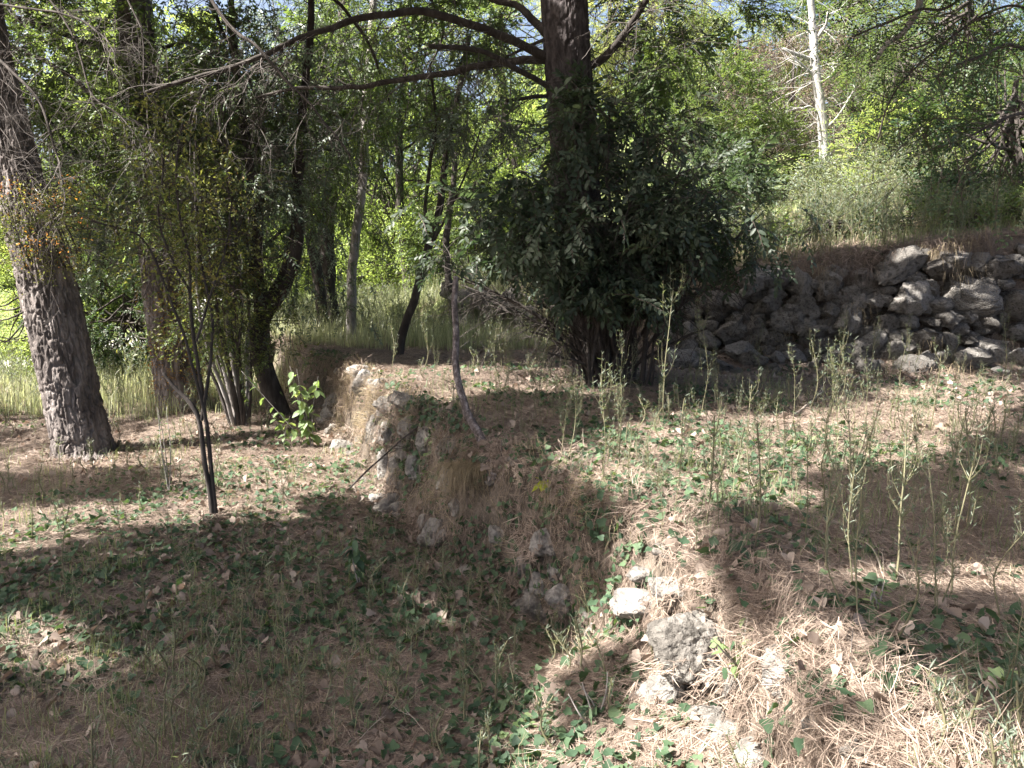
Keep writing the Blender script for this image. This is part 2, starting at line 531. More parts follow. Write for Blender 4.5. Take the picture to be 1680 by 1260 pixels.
def make_spray(kind, seed, L=.3, lf=.055, lw=.024, n=12, fine=1):
    g = np.random.default_rng(seed)
    mb = MB()
    if kind == 'alt':            # leaves alternating along an arching twig
        x = np.linspace(.1, 1, n)
        P = np.stack([x * L, .12 * L * np.sin(x * 3 + g.random() * 6), -.22 * L * x ** 2], -1)
        side = np.where(np.arange(n) % 2, 1, -1)
        d = np.stack([np.full(n, .75), side * (.5 + g.random(n) * .5), g.normal(0, .3, n) - .1], -1)
        d[-1] = (1, 0, -.3)
        up = nrm(np.stack([g.normal(0, .4, n), g.normal(0, .4, n), np.ones(n)], -1))
        place(mb, leaf_shape(lf, lw, .3, .15, fine), frames(d, up), P, .7 + .55 * g.random(n), g.random(n) * .5 + .22)
        tw = P
    elif kind == 'whorl':        # tufts: leaves radiating
        d = nrm(g.normal(0, 1, (n, 3)) * np.array([1, 1, .7]) + np.array([.7, 0, .1]))
        P = g.normal(0, L * .28, (n, 3)) + np.array([L * .5, 0, 0])
        place(mb, leaf_shape(lf, lw, .3, .2, fine), frames(d, roll=g.normal(0, .7, n)), P, .6 + .7 * g.random(n), g.random(n) * .5 + .22)
        tw = np.array([(0, 0, 0), (L * .5, 0, 0), (L, 0, -.1 * L)])
    elif kind == 'pinnate':      # compound leaves
        tw = np.array([(0, 0, 0), (L * .5, 0, -.02), (L, 0, -.12 * L)])
        for j in range(3):
            b = np.array([L * (.2 + .3 * j), 0, 0])
            sd = (1, -1, .2)[j]
            m = max(4, n // 3)
            x = np.linspace(.15, 1, m)
            ax = nrm(np.array([.7, sd * .7, -.15]))
            for s in (1, -1):
                P = b + ax * (x[:, None] * L * .6)
                P[:, 2] -= .1 * L * x ** 2
                pr = np.array([-ax[1], ax[0], 0]) * s
                d = ax * .35 + pr + g.normal(0, .1, (m, 3))
                place(mb, leaf_shape(lf, lw, .2, .1, fine), frames(d), P, .8 + .3 * g.random(m), g.random(m) * .35 + .3)
    elif kind == 'droop':        # narrow hanging foliage
        x = g.random(n)
        P = np.stack([x * L, g.normal(0, .04, n), -.5 * L * x ** 1.6 + g.normal(0, .03, n)], -1)
        d = np.stack([.35 + 0 * x, g.normal(0, .25, n), -1 + 0 * x], -1)
        place(mb, leaf_shape(lf, lw, .1, .05, fine), frames(d, roll=g.random(n) * 6.28), P, .6 + .8 * g.random(n), g.random(n) * .5 + .22)
        tw = np.array([(0, 0, 0), (L * .5, 0, -.16 * L), (L, 0, -.5 * L)])
    w = .0025 + .004 * L
    tw = np.asarray(tw)[[0, len(tw) // 2, -1]]
    for ax in (np.array([0, w, 0]), np.array([0, 0, w])):
        vv = np.vstack([tw - ax, tw + ax])
        mb.add(vv, None, [(0, 1, 4), (0, 4, 3), (1, 2, 5), (1, 5, 4)], 1.0)
    v, q, t, a = mb.arrays()
    a = np.where(a > .98, 1.0, (a - .45) * .6)
    return v, t, a

def sprays(kind, k=5, **kw):
    return [make_spray(kind, 100 + i, **kw) for i in range(k)]

def put_sprays(mb, variants, T, D, scale=1.0, ups=None, rs=None):
    g = rs or rng
    T = np.asarray(T)
    D = np.asarray(D)
    pick = g.integers(0, len(variants), len(T))
    sc = scale * (.7 + .6 * g.random(len(T)))
    var = .15 + .7 * g.random(len(T))
    for i, s in enumerate(variants):
        m = pick == i
        if m.any():
            place(mb, s, frames(D[m], None if ups is None else ups[m], g.normal(0, .5, m.sum())), T[m], sc[m], var[m])

SP = {
    'broad': sprays('alt', 5, L=.34, lf=.085, lw=.042, n=11),
    'small': sprays('alt', 5, L=.26, lf=.055, lw=.026, n=13),
    'tuft': sprays('whorl', 5, L=.26, lf=.07, lw=.03, n=13),
    'tiny': sprays('whorl', 5, L=.24, lf=.052, lw=.024, n=14),
    'locust': sprays('pinnate', 4, L=.42, lf=.05, lw=.022, n=15),
    'droop': sprays('droop', 5, L=.4, lf=.10, lw=.018, n=14),
    'shade': sprays('whorl', 5, L=.36, lf=.16, lw=.09, n=10),
    'elae': sprays('alt', 6, L=.30, lf=.078, lw=.036, n=12, fine=2),
}

def twiggy(mb, p, d, length, r, depth, g, droop=.0, spread=.6, kids=4, sides=3, curl=.25, tips=None):
    n = 5 if depth else 4
    d = nrm(d)
    P = [np.asarray(p, float)]
    for i in range(n):
        d = nrm(d + g.normal(0, curl / 2, 3) + np.array([0, 0, -droop / n]))
        P.append(P[-1] + d * length / n)
    P = np.array(P)
    tube(mb, P, (r, r * .35), sides, var=.5, cap=False)
    if tips is not None and depth <= 1:
        tips.append((P[-1], d))
        if depth == 0:
            tips.append((P[n // 2], d))
    if depth > 0:
        for k in range(kids):
            i = 1 + int(g.random() * (n - .01))
            i = min(i, n)
            dd = nrm(P[i] - P[i - 1])
            nd = nrm(dd + g.normal(0, spread, 3))
            twiggy(mb, P[i] - dd * length / n * g.random() * .5, nd, length * (.35 + .3 * g.random()), r * .5, depth - 1, g, droop, spread, max(2, kids - 1), 3, curl, tips)

# ------------------------------------------------------------------ the ground sheet
def axis(segs):
    out = [np.arange(a, b, s) for a, b, s in segs]
    return np.concatenate(out + [[segs[-1][1]]])
gx = axis([(-60, -14, 1.5), (-14, -5, .25), (-5, 8, .06), (8, 14, .2), (14, 60, 1.5)])
gy = axis([(-14, 1, .6), (1, 12, .06), (12, 20, .14), (20, 34, .5), (34, 90, 2)])
XX, YY = np.meshgrid(gx, gy)
ZZ = height(XX, YY)
mb = MB()
ii = np.arange(XX.size).reshape(XX.shape)
mb.add(np.stack([XX, YY, ZZ], -1).reshape(-1, 3), np.stack([ii[:-1, :-1], ii[:-1, 1:], ii[1:, 1:], ii[1:, :-1]], -1).reshape(-1, 4))
gnd = mb.obj('ground', M['ground'], smooth=True, kind='structure')

# pale road at the far left
mb = MB()
rp = spline([(-16, 9, 0), (-12.2, 14.3, 0), (-10.6, 19, 0), (-10.4, 26, 0)], 40)
sidev = nrm(np.cross(np.gradient(rp, axis=0), [0, 0, 1]))
rv = np.stack([rp - sidev * 1.5, rp - sidev * .5, rp + sidev * .5, rp + sidev * 1.5], 1)
rv[..., 2] = height(rv[..., 0], rv[..., 1], False) + .07
ii = np.arange(160).reshape(40, 4)
mb.add(rv.reshape(-1, 3), np.stack([ii[:-1, :-1], ii[1:, :-1], ii[1:, 1:], ii[:-1, 1:]], -1).reshape(-1, 4))
mb.obj('road', M['road'], smooth=True, kind='structure')

# ------------------------------------------------------------------ limestone
def ico(sub):
    import bmesh
    bm = bmesh.new()
    bmesh.ops.create_icosphere(bm, subdivisions=sub, radius=1)
    v = np.array([q.co[:] for q in bm.verts])
    f = np.array([[q.index for q in fc.verts] for fc in bm.faces])
    bm.free()
    return v, f
ICO = {s: ico(s) for s in (2, 3, 4, 5)}

def rock_verts(sub, seed, dims, rough=.22):
    v, f = ICO[sub]
    g = np.random.default_rng(seed)
    p = v.copy()
    for _ in range(15):      # broken flat faces
        nrmv = nrm(g.normal(0, 1, 3))
        c = .50 + .32 * g.random()
        dd = p @ nrmv
        p = p - np.clip(dd - c, 0, None)[:, None] * nrmv * .98
    n1 = fbm(v * 1.7 + seed, 4, .55)
    n2 = np.abs(fbm(v * 4.2 + seed * 3, 4, .6))
    p = p * (1 + rough * .8 * n1 - .42 * rough * np.clip(.22 - n2, 0, 1) * 4 + .05 * fbm(v * 13 + seed, 2) - .13 * np.clip(.20 - np.abs(fbm(v * 5 + seed, 3)), 0, 1) / .2 * (noise3(v * 2 + seed * 2) > -.2))[:, None]
    return p * np.asarray(dims), f

def rock_mesh(sub, seed, dims, rough=.22, name='stone'):
    v, f = rock_verts(sub, seed, dims, rough)
    mb = MB()
    mb.add(v, None, f)
    return mb.mesh(name, M['stone'], smooth=sub >= 4)

wall_near = thing('stone_wall', 'crumbling low terrace wall of pale limestone half buried in pine needles, from bottom edge to middle', 'wall', (0.4, 4.5, -.4))
def near_stone(px, py, w, h, dep=None, seed=1, sub=4, sink=.05, dd=0):
    """w,h in photo pixels; the stone sits in the bank where that pixel's ray meets the ground"""
    g = ground_at(px, py)
    d = g[1] + dd
    s = d / F_PX
    dims = np.array([w * s * .5, (dep or w * .8) * s * .5, h * s * .5])
    o = bpy.data.objects.new('stone', rock_mesh(sub, seed, dims))
    COL.objects.link(o)
    o.parent = wall_near
    q = pt(px, py, d) + np.array([-.01, dims[1] * sink, dims[2] * .02])
    o.location = q - np.array(wall_near.location)
    o.rotation_euler = (random.uniform(-.2, .2), random.uniform(-.25, .25), random.uniform(-.4, .4))
    return o
NS = [(1150, 1062, 130, 120), (1100, 1152, 92, 110), (1292, 1118, 92, 100), (1195, 1215, 64, 56), (1240, 1250, 70, 60), (1108, 975, 66, 50), (1438, 1240, 70, 56),
      (1165, 1190, 50, 50), (885, 965, 34, 62), (930, 985, 56, 50), (978, 1040, 30, 40), (1062, 945, 40, 26), (1350, 1190, 40, 36),
      (632, 765, 26, 64), (655, 775, 34, 50), (684, 770, 26, 54), (640, 715, 44, 44), (618, 720, 36, 60), (598, 636, 44, 44), (645, 668, 46, 26), (728, 742, 20, 34), (700, 720, 40, 56), (676, 706, 34, 40),
      (668, 745, 26, 40), (742, 780, 36, 50), (860, 930, 30, 34), (912, 940, 26, 30), (820, 880, 34, 40), (1212, 1130, 44, 46), (1130, 1225, 44, 40)]
for i, (a, b, w, h) in enumerate(NS):
    kk = 1.75 if (a > 1000 and w < 80) else 1.42
    near_stone(a, b, w * kk, h * kk * .96, seed=i + 3, sub=5 if w > 80 else 4 if w > 40 else 3, dd=.0)

g = np.random.default_rng(19)
for k in range(62):
    y_ = g.uniform(2.5, 4.3) if k % 9 < 1 else g.uniform(4.4, 10.5)
    x_ = np.interp(y_, RIM[:, 0], RIM[:, 1]) - g.uniform(-.02, .42)
    r_ = g.uniform(.05, .13) if k % 4 else g.uniform(.13, .2)
    o = bpy.data.objects.new('stone', rock_mesh(3, 200 + k, (r_ * g.uniform(.8, 1.2), r_ * g.uniform(.8, 1.5), r_ * g.uniform(.7, 1.0))))
    COL.objects.link(o)
    o.parent = wall_near
    o.location = np.array([x_, y_, float(height(x_, y_))]) - np.array(wall_near.location)
    o.rotation_euler = (g.uniform(-.4, .4), g.uniform(-.4, .4), g.uniform(0, 6))
# back wall
wall_back = thing('retaining_wall', 'dry stone retaining wall of rough grey limestone blocks beneath the upper grassy terrace', 'wall', (4.5, 10.3, .3))
rock_lib = [rock_mesh(4, 50 + i, (1, .85, .8), .30) for i in range(11)]
BW = [(1478, 440, 100, 56), (1498, 500, 84, 70), (1588, 490, 120, 96), (1665, 500, 60, 50), (1672, 545, 50, 36), (1440, 490, 56, 40), (1452, 535, 50, 46), (1428, 565, 66, 56), (1520, 555, 70, 54), (1462, 580, 50, 40),
      (1332, 548, 50, 38), (1352, 572, 44, 36), (1392, 535, 60, 60), (1364, 530, 34, 36), (1315, 470, 36, 70), (1250, 462, 100, 56), (1212, 492, 46, 36), (1260, 500, 50, 40), (1170, 500, 50, 50), (1130, 545, 50, 60), (1160, 560, 56, 40),
      (1200, 545, 60, 44), (1240, 540, 50, 40), (1285, 530, 50, 44), (1290, 575, 44, 40), (1552, 560, 34, 46), (1590, 590, 70, 50), (1630, 570, 60, 44), (1548, 590, 30, 34), (1385, 580, 40, 34), (1640, 440, 80, 60), (1560, 430, 60, 40),
      (1535, 440, 50, 36), (1400, 500, 44, 40), (1360, 480, 50, 44), (1110, 500, 44, 50), (1120, 590, 60, 40), (1220, 580, 60, 40), (1180, 600, 44, 30), (1420, 600, 50, 32), (1500, 600, 56, 32), (1550, 520, 50, 44),
      (1620, 530, 46, 40), (1672, 590, 50, 46), (1325, 510, 40, 36), (1270, 560, 36, 30), (1395, 560, 28, 26), (1478, 548, 30, 30), (1420, 455, 40, 34), (1090, 540, 40, 50), (1095, 580, 40, 40),
      (760, 500, 50, 70), (790, 490, 50, 60), (815, 510, 40, 50), (770, 530, 60, 30), (740, 480, 34, 40), (840, 500, 40, 50), (865, 520, 50, 50), (705, 480, 44, 30), (660, 470, 40, 26)]
g = np.random.default_rng(17)
for k in range(190):      # courses of smaller blocks between the large ones
    u = g.random()
    a_ = 1100 + 620 * u
    top = np.interp(a_, [1100, 1240, 1450, 1680], [500, 450, 425, 400]) + 14
    bot = np.interp(a_, [1100, 1300, 1680], [600, 600, 605])
    w_ = g.uniform(18, 44)
    BW.append((a_, g.uniform(top, bot), w_, w_ * g.uniform(.6, .95)))
for k in range(110):
    a_ = g.uniform(1110, 1690)
    w_ = g.uniform(11, 22)
    BW.append((a_, g.uniform(np.interp(a_, [1100, 1240, 1450, 1680], [510, 460, 440, 415]), 612), w_, w_ * g.uniform(.7, 1)))
for i, (a, b, w, h) in enumerate(BW):
    c = ground_at(a, b + h * .25)
    d = c[1]
    c = pt(a, b, d - .12)
    s = d / F_PX
    o = bpy.data.objects.new('stone', rock_lib[i % 11])
    COL.objects.link(o)
    o.parent = wall_back
    o.location = c - np.array(wall_back.location)
    o.scale = (w * s * .64, min(w, 60) * s * .62, h * s * .70)
    o.rotation_euler = (random.uniform(-.3, .3), random.uniform(-.4, .4), random.choice([0, 3.14]) + random.uniform(-.5, .5))
# small rubble wedged between, and stones further right
mb = MB()
g = np.random.default_rng(3)
for i in range(240):
    x = g.uniform(1.6, 8.5)
    y2 = np.interp(x, L2[:, 0], L2[:, 1])
    y = y2 + g.uniform(-.25, .25)
    z = height(x, y)
    r = g.uniform(.03, .10)
    v, f = rock_verts(2, 400 + i % 20, (r, r * .8, r * .75))
    mb.add(v + np.array([x, y, z]), None, f)
mb.obj('rubble', M['stone'], wall_back, kind='stuff')

# ------------------------------------------------------------------ trees: trunks given as photo polylines at a distance
def px_line(pts, d0, d1=None, n=40):
    P = [pt(a, b, d0 + (0 if d1 is None else (d1 - d0) * i / (len(pts) - 1))) for i, (a, b) in enumerate(pts)]
    return spline(P, n)

def flare(base, r):
    return base

def extend_up(P, dz, n=12, lean=None):
    d = nrm(P[-1] - P[-3]) if lean is None else np.asarray(lean)
    t = np.linspace(0, 1, n)[1:, None]
    return np.vstack([P, P[-1] + d * dz * t])

def limb_set(mb, specs, tips, g, sides=7):
    for P, r0, r1 in specs:
        tube(mb, P, (r0, r1), sides)
        tips.append((P[-1], nrm(P[-1] - P[-2])))

# ---- leaning pine at the left edge
gA = ground_at(138, 752)
dA = gA[1]
pineA = thing('pine_tree', 'thick leaning pine with deeply furrowed bark at the left edge', 'tree', gA)
P = px_line([(142, 775), (136, 735), (112, 620), (76, 460), (40, 330), (12, 220), (-25, 80), (-55, -60)], dA, dA + .4, 60)
P[0][2] = gA[2] - .45
P = extend_up(P, 4.5, 30, nrm([-.15, .05, 1]))
mb = MB()
sA = dA / F_PX
nA = len(P)
P2 = spline(P[:66], 520)
Ptop = P[-1]
tube(mb, P2, np.array([60, 53, 48, 45, 43, 42, 41, 40, 39, 38, 37, 36, 35, 34, 33.5, 33, 33, 33, 32, 32, 32, 31, 31, 30]) * sA, 240, bark_disp(.046, 11, 3.6, 2.0))
tube(mb, spline(P[65:], 30), [35 * sA, 26 * sA], 20)
mb.obj('trunk', M['pinebark'], pineA, smooth=False)

# ---- second pine behind it
gB = ground_at(300, 672)
dB = gB[1]
pineB = thing('pine_tree', 'upright furrowed pine with ivy on one side, behind the multi-stem shrub', 'tree', gB)
P = px_line([(306, 690), (296, 650), (280, 560), (264, 450), (252, 330), (240, 200), (228, 80), (215, -60)], dB, None, 50)
P[0][2] = gB[2] - .15
P = extend_up(P, 5, 30, nrm([-.08, 0, 1]))
sB = dB / F_PX
mb = MB()
tube(mb, spline(P[:55], 330), [44 * sB, 31 * sB, 27 * sB, 25 * sB, 23 * sB, 20 * sB], 150, bark_disp(.046, 9, 3.4, 8.0))
tube(mb, spline(P[54:], 20), [23 * sB, 16 * sB], 16)
mb.obj('trunk', M['pinebark'], pineB)

# ---- central pine
gC = ground_at(985, 625)
dC = gC[1]
pineC = thing('pine_tree', 'tall dark pine rising out of the big grey-green bush, with long arching bare limbs', 'tree', gC)
P = px_line([(990, 640), (980, 580), (965, 450), (950, 330), (940, 230), (933, 130), (928, 40), (922, -60)], dC, None, 50)
P[0][2] = gC[2] - .15
PC = extend_up(P, 5, 30, nrm([-.03, 0, 1]))
sC = dC / F_PX
mb = MB()
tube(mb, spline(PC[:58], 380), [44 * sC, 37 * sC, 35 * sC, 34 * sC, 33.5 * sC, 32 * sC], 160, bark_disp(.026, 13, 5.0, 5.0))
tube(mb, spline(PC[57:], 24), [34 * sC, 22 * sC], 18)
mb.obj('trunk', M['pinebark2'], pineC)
LIMBS = [
    ([(905, 97), (870, 80), (830, 62), (770, 40), (700, 20), (640, 22), (590, 30), (540, 48), (490, 62), (440, 88), (380, 112), (320, 128), (240, 152)], 7.0, 2.0, dC, dC - 1.2),
    ([(905, 97), (850, 100), (780, 110), (700, 126), (620, 138), (560, 143), (490, 146), (420, 160)], 6.5, 2.0, dC, dC + .6),
    ([(918, 152), (880, 132), (840, 108), (800, 88), (750, 78), (704, 76)], 4.5, 3.0, dC, dC - .7),
    ([(962, 112), (990, 96), (1012, 72), (1030, 48), (1048, 22), (1066, -10), (1080, -40)], 6.5, 4.0, dC, dC - .3),
    ([(897, 56), (870, 30), (850, 12), (815, 3), (780, -12)], 6.5, 3.5, dC, dC + .4),
    ([(920, 160), (890, 158), (850, 162), (830, 165)], 3.5, 2, dC, dC - .2),
    ([(905, 60), (885, 70), (850, 85), (800, 105), (760, 112)], 3.0, 1.2, dC, dC + .8),
]
g = np.random.default_rng(21)
dead = MB()
for pl, w0, w1, d0, d1 in LIMBS:
    Q = jitter(px_line(pl, d0, d1, 60), .03, 3)
    mb = MB()
    tube(mb, Q, (w0 * sC, (w0 + w1) / 2 * sC, w1 * sC), 9, bark_disp(.006, 9, 8))
    mb.obj('limb', M['bark'], pineC, smooth=True)
    for k in range(34 if len(pl) > 6 else 10):
        i = 6 + int(g.random() * 53)
        td = nrm(Q[min(i + 1, 59)] - Q[i - 1])
        dn = nrm(td * .7 + np.array([g.normal(0, .5), g.normal(0, .6), g.normal(-.45, .5)]))
        twiggy(dead, Q[i], dn, g.uniform(.3, 1.1), .006, 2, g, .35, .65, 4, curl=.4)
dead.obj('dead_twigs', M['twig'], pineC)

# ---- trees on the left side of the middle
def simple_tree(name, label, cat, gp, lines, mat, group=None, sides=12, extra=None):
    """lines: [(px polyline, widths in px, distance offset)]"""
    t = thing(name, label, cat, gp, group)
    s = gp[1] / F_PX
    out = []
    for k, (pl, ws, do) in enumerate(lines):
        Q = px_line(pl, gp[1], gp[1] + do, 50)
        Q = jitter(Q, .035, 2.2, k + gp[0])
        if k == 0:
            Q[0][2] = min(Q[0][2], gp[2]) - .1
        mb = MB()
        tube(mb, Q, np.array(ws) * .5 * s, sides, bark_disp(max(ws) * s * .06, 7, 5, k + 1.0))
        mb.obj('trunk' if k == 0 else 'limb', mat, t, smooth=True)
        out.append(Q)
    return t, out

def add_foliage(t, Q, kind, mat, n, name='crown', spread=.5, dirbias=(0, 0, .2), scale=1.0, seed=1, lo=.3, twigs=14, tlen=.8, droop=.2, tmat='bark', tr=.008):
    """thin leafy twigs growing from polylines Q"""
    g = np.random.default_rng(seed)
    tw, cr = MB(), MB()
    tips = []
    for q in Q:
        for k in range(twigs):
            i = int((lo + (1 - lo) * g.random()) * (len(q) - 2)) + 1
            dn = nrm(nrm(q[i] - q[i - 1]) * .4 + g.normal(0, .8, 3) + np.array(dirbias))
            twiggy(tw, q[i], dn, g.uniform(.5, 1.2) * tlen, tr, 2, g, droop, .5, 3, tips=tips)
    tp = np.array([a for a, b in tips])
    td = np.array([b for a, b in tips])
    pick = g.integers(0, len(tp), n)
    T = tp[pick] + g.normal(0, spread * .25, (n, 3))
    D = nrm(td[pick] + g.normal(0, .6, (n, 3)) + np.array([0, 0, -droop]))
    put_sprays(cr, SP[kind], T, D, scale, rs=g)
    tw.obj('branches', M[tmat], t)
    cr.obj(name, M[mat], t)
    return tp

gY = ground_at(462, 688)
tY, QY = simple_tree('tree', 'dark forked tree with a crooked trunk between the shrub stems and the terrace bank', 'tree', gY,
    [([(468, 700), (448, 650), (428, 590), (420, 555), (432, 515), (455, 480), (474, 440), (488, 380), (486, 330), (494, 250), (498, 170), (508, 60), (512, -40)], [38, 30, 28, 28, 22, 16, 11, 7], .3),
     ([(430, 530), (428, 480), (420, 420), (424, 360), (410, 270), (396, 180), (384, 90), (380, 0)], [22, 17, 14, 11, 8], -.3)], M['bark'])
add_foliage(tY, QY, 'small', 'lf_sage', 620, 'crown', .9, seed=4, lo=.45, twigs=26, tlen=1.0, droop=.5)

gE = ground_at(545, 548)
tE, QE = simple_tree('tree', 'slim dark trunk standing in shade at the terrace edge, left of its thinner neighbour', 'tree', gE,
    [([(548, 556), (543, 520), (536, 470), (534, 400), (540, 320), (552, 240), (560, 120), (566, -20)], [34, 28, 24, 20, 16], .3)], M['bark'])
gF = ground_at(576, 564)
tF, QF = simple_tree('tree', 'slender straight tree, lower trunk dark and upper trunk pale grey, at the terrace edge', 'tree', gF,
    [([(578, 570), (576, 520), (577, 450), (584, 380), (592, 320), (598, 230), (604, 130), (612, 20), (618, -60)], [18, 15, 14, 13, 12, 10], .2)], M['greybark'])
gG = ground_at(655, 585)
tG, QG = simple_tree('tree', 'thin dark tree leaning right on the grassy terrace, forked above', 'tree', gG,
    [([(654, 590), (660, 550), (672, 510), (690, 455), (705, 400), (722, 340), (728, 270), (738, 210), (750, 160), (770, 60)], [15, 13, 12, 11, 9, 7], .3),
     ([(700, 415), (698, 350), (706, 270), (716, 200), (705, 110)], [6, 5, 4], -.4),
     ([(712, 395), (745, 330), (770, 270), (790, 210)], [4, 3, 2], -.3)], M['bark'])
gH = ground_at(742, 538)
tH, QH = simple_tree('tree', 'short thin trunk in front of the mossy grey rocks at the terrace back', 'tree', gH,
    [([(744, 545), (742, 500), (735, 455), (732, 400), (740, 330), (748, 250)], [13, 11, 10, 8], .3)], M['bark'])
add_foliage(tE, QE, 'droop', 'lf_dark', 380, 'crown', .9, seed=6, lo=.6, twigs=20, tlen=1.3, droop=.6)
add_foliage(tF, QF, 'small', 'lf_mid', 380, 'crown', .9, seed=7, lo=.55, twigs=18, tlen=1.2, droop=.4)
add_foliage(tG, QG[:2], 'small', 'lf_mid', 230, 'crown', .6, seed=8, lo=.5, twigs=16, tlen=.7, droop=.4)
add_foliage(tH, QH, 'small', 'lf_mid', 160, 'crown', .7, seed=9, lo=.5, twigs=16, tlen=.8, droop=.3)

# ---- multi-stem shrub
gD = ground_at(396, 702)
tD = thing('multi_stem_shrub', 'shrub of many thin upright stems with olive leaves, beside the dark forked tree', 'shrub', gD)
g = np.random.default_rng(31)
stems = []
for k, (a, b, c) in enumerate([(318, 470, 250), (335, 450, 200), (352, 520, 230), (362, 430, 160), (378, 500, 260), (386, 420, 120), (402, 500, 250), (412, 520, 330), (372, 470, 300), (342, 520, 330), (300, 420, 190)]):
    x0 = 396 + (a - 365) * .22
    pl = [(x0, 706), (x0 + (a - 396) * .25, 640), (x0 + (a - 396) * .6, 560), (a + 6, b), (a - 14 + g.uniform(-20, 20), c)]
    Q = jitter(px_line(pl, gD[1], gD[1] + g.uniform(-.6, .6), 30), .05, 2, k)
    mb = MB()
    w = g.uniform(4.5, 9) * .5 * gD[1] / F_PX
    tube(mb, Q, (w, w * .8, w * .35), 7)
    mb.obj('stem', M['bark' if k % 3 else 'greybark'], tD, smooth=True)
    stems.append(Q)
add_foliage(tD, stems, 'tiny', 'lf_olive', 560, 'leaves', .5, seed=10, lo=.42, twigs=9, tlen=.55, droop=.1, tr=.004, scale=.9)

add_foliage(tD, stems, 'small', 'lf_mid', 380, 'leaves', .5, seed=110, lo=.45, twigs=7, tlen=.55, droop=.2, tr=.004, scale=.7)
# ---- sapling in front, twin stems
gS = ground_at(347, 858)
tS = thing('sapling', 'young twin-stemmed sapling with a dead stub, standing alone on the sunlit lower ground', 'tree', gS)
SL = [([(350, 866), (346, 820), (336, 760), (330, 700), (318, 670), (290, 640), (268, 612)], [10, 9, 8.5, 8, 8.5, 7, 5], 'stem'),
      ([(356, 864), (350, 810), (345, 760), (340, 700), (336, 680), (326, 610), (314, 520), (310, 430), (296, 360), (290, 280), (300, 200)], [8, 7.5, 7, 7, 6.5, 6, 5, 4, 3.5, 3], 'stem'),
      ([(330, 690), (345, 600), (348, 520), (330, 420), (322, 330)], [6, 5, 4, 3], 'stem'),
      ([(340, 700), (305, 560), (270, 470), (240, 400), (210, 380), (150, 362)], [5, 4, 3, 2], 'stem'),
      ([(312, 480), (280, 420), (262, 350), (268, 260)], [4, 3, 2], 'stem'),
      ([(322, 560), (350, 470), (372, 400), (380, 330)], [4, 3, 2], 'stem')]
sq = []
for k, (pl, ws, nm) in enumerate(SL):
    Q = jitter(px_line(pl, gS[1], gS[1] + (0, .1, .3, -.5, -.3, .4)[k], 40), .02, 3, k)
    mb = MB()
    tube(mb, Q, np.array(ws) * .5 * gS[1] / F_PX, 8, bark_disp(.002, 7, 12))
    mb.obj(nm, M['bark'], tS, smooth=True)
    if k:
        sq.append(Q)
add_foliage(tS, sq, 'tiny', 'lf_olive', 250, 'leaves', .35, seed=11, lo=.5, twigs=14, tlen=.42, droop=.1, tr=.003, scale=.8)

# ---- dead crooked stick trunk on the rim
gK = ground_at(815, 778)
tK = thing('dead_sapling', 'thin crooked dead trunk with scaly lichen bark leaning out from the terrace rim', 'dead tree', gK)
Q = jitter(px_line([(812, 792), (806, 765), (796, 735), (782, 705), (765, 672), (752, 630), (747, 590), (749, 545), (746, 500), (748, 455)], gK[1], gK[1] + .9, 70), .012, 6)
mb = MB()
tube(mb, Q, np.array([22, 19, 17, 14, 13, 12, 12, 11, 9]) * .5 * gK[1] / F_PX, 22, bark_disp(.004, 9, 26, 3))
mb.obj('trunk', M['lichenbark'], tK, smooth=False)
mb = MB()
g = np.random.default_rng(12)
for k in range(14):
    i = g.integers(12, 66)
    twiggy(mb, Q[i], np.array([g.normal(), g.normal(), g.normal(0, .5)]), g.uniform(.08, .3), .0035, 1, g, .1)
tube(mb, px_line([(812, 790), (822, 755), (823, 722)], gK[1], gK[1] - .05, 8), (.007, .003), 5)
mb.obj('twigs', M['twig'], tK)

# ---- ivy climbing the two left pines (rusty creeper)
def creeper(parent_name, label, P, r, n, mat, kind, seed, off, cat='climbing plant'):
    g = np.random.default_rng(seed)
    t = thing(parent_name, label, cat, P[0])
    mb, st = MB(), MB()
    i = g.integers(0, len(P), n)
    a = off + g.normal(0, .8, n)
    T = P[i] + np.stack([np.cos(a) * r, -np.sin(a) * r, g.normal(0, .1, n)], -1)
    D = nrm(np.stack([np.cos(a), -np.sin(a), g.normal(-.3, .4, n)], -1))
    put_sprays(mb, SP[kind], T, D, .55, rs=g)
    for k in range(5):
        aa = off + g.normal(0, .5)
        tube(st, jitter(P + np.array([math.cos(aa) * r * .95, -math.sin(aa) * r * .95, 0]), .05, 2, k), (.01, .004), 5)
    st.obj('stems', M['bark'], t)
    mb.obj('leaves', M[mat], t)
    return t
PB = px_line([(300, 665), (288, 600), (278, 540), (270, 480)], dB, None, 20)
creeper('ivy', 'ivy with green and rust leaves clinging to the right side of the second pine', PB, 34 * sB, 200, 'lf_rust', 'tiny', 5, .7)
PA = px_line([(80, 440), (62, 400), (45, 350), (35, 320)], dA, None, 20)
creeper('creeper', 'few rust orange creeper leaves above the yellow creeper on the leaning pine', PA + [0.05, -.05, .15], 46 * sA, 26, 'lf_rust', 'tiny', 16, 1.1)
creeper('creeper', 'orange and yellow leaved creeper hanging from the leaning pine at mid height', PA, 46 * sA, 240, 'lf_olive', 'tiny', 6, .9)
# dead hanging twigs on the leaning pine
mb = MB()
g = np.random.default_rng(41)
for k in range(34):
    b = g.uniform(-20, 440)
    x = np.interp(b, [-60, 80, 220, 330, 460], [-55, -25, 12, 40, 76])
    p = pt(x + g.uniform(-20, 34), b, dA - .2)
    twiggy(mb, p, np.array([g.uniform(.2, 1), -.2 + g.normal(0, .3), g.normal(-.2, .4)]), g.uniform(.4, 1.2), .004, 2, g, .5, .7, 4, curl=.5)
mb.obj('dead_twigs', M['twig'], pineA)
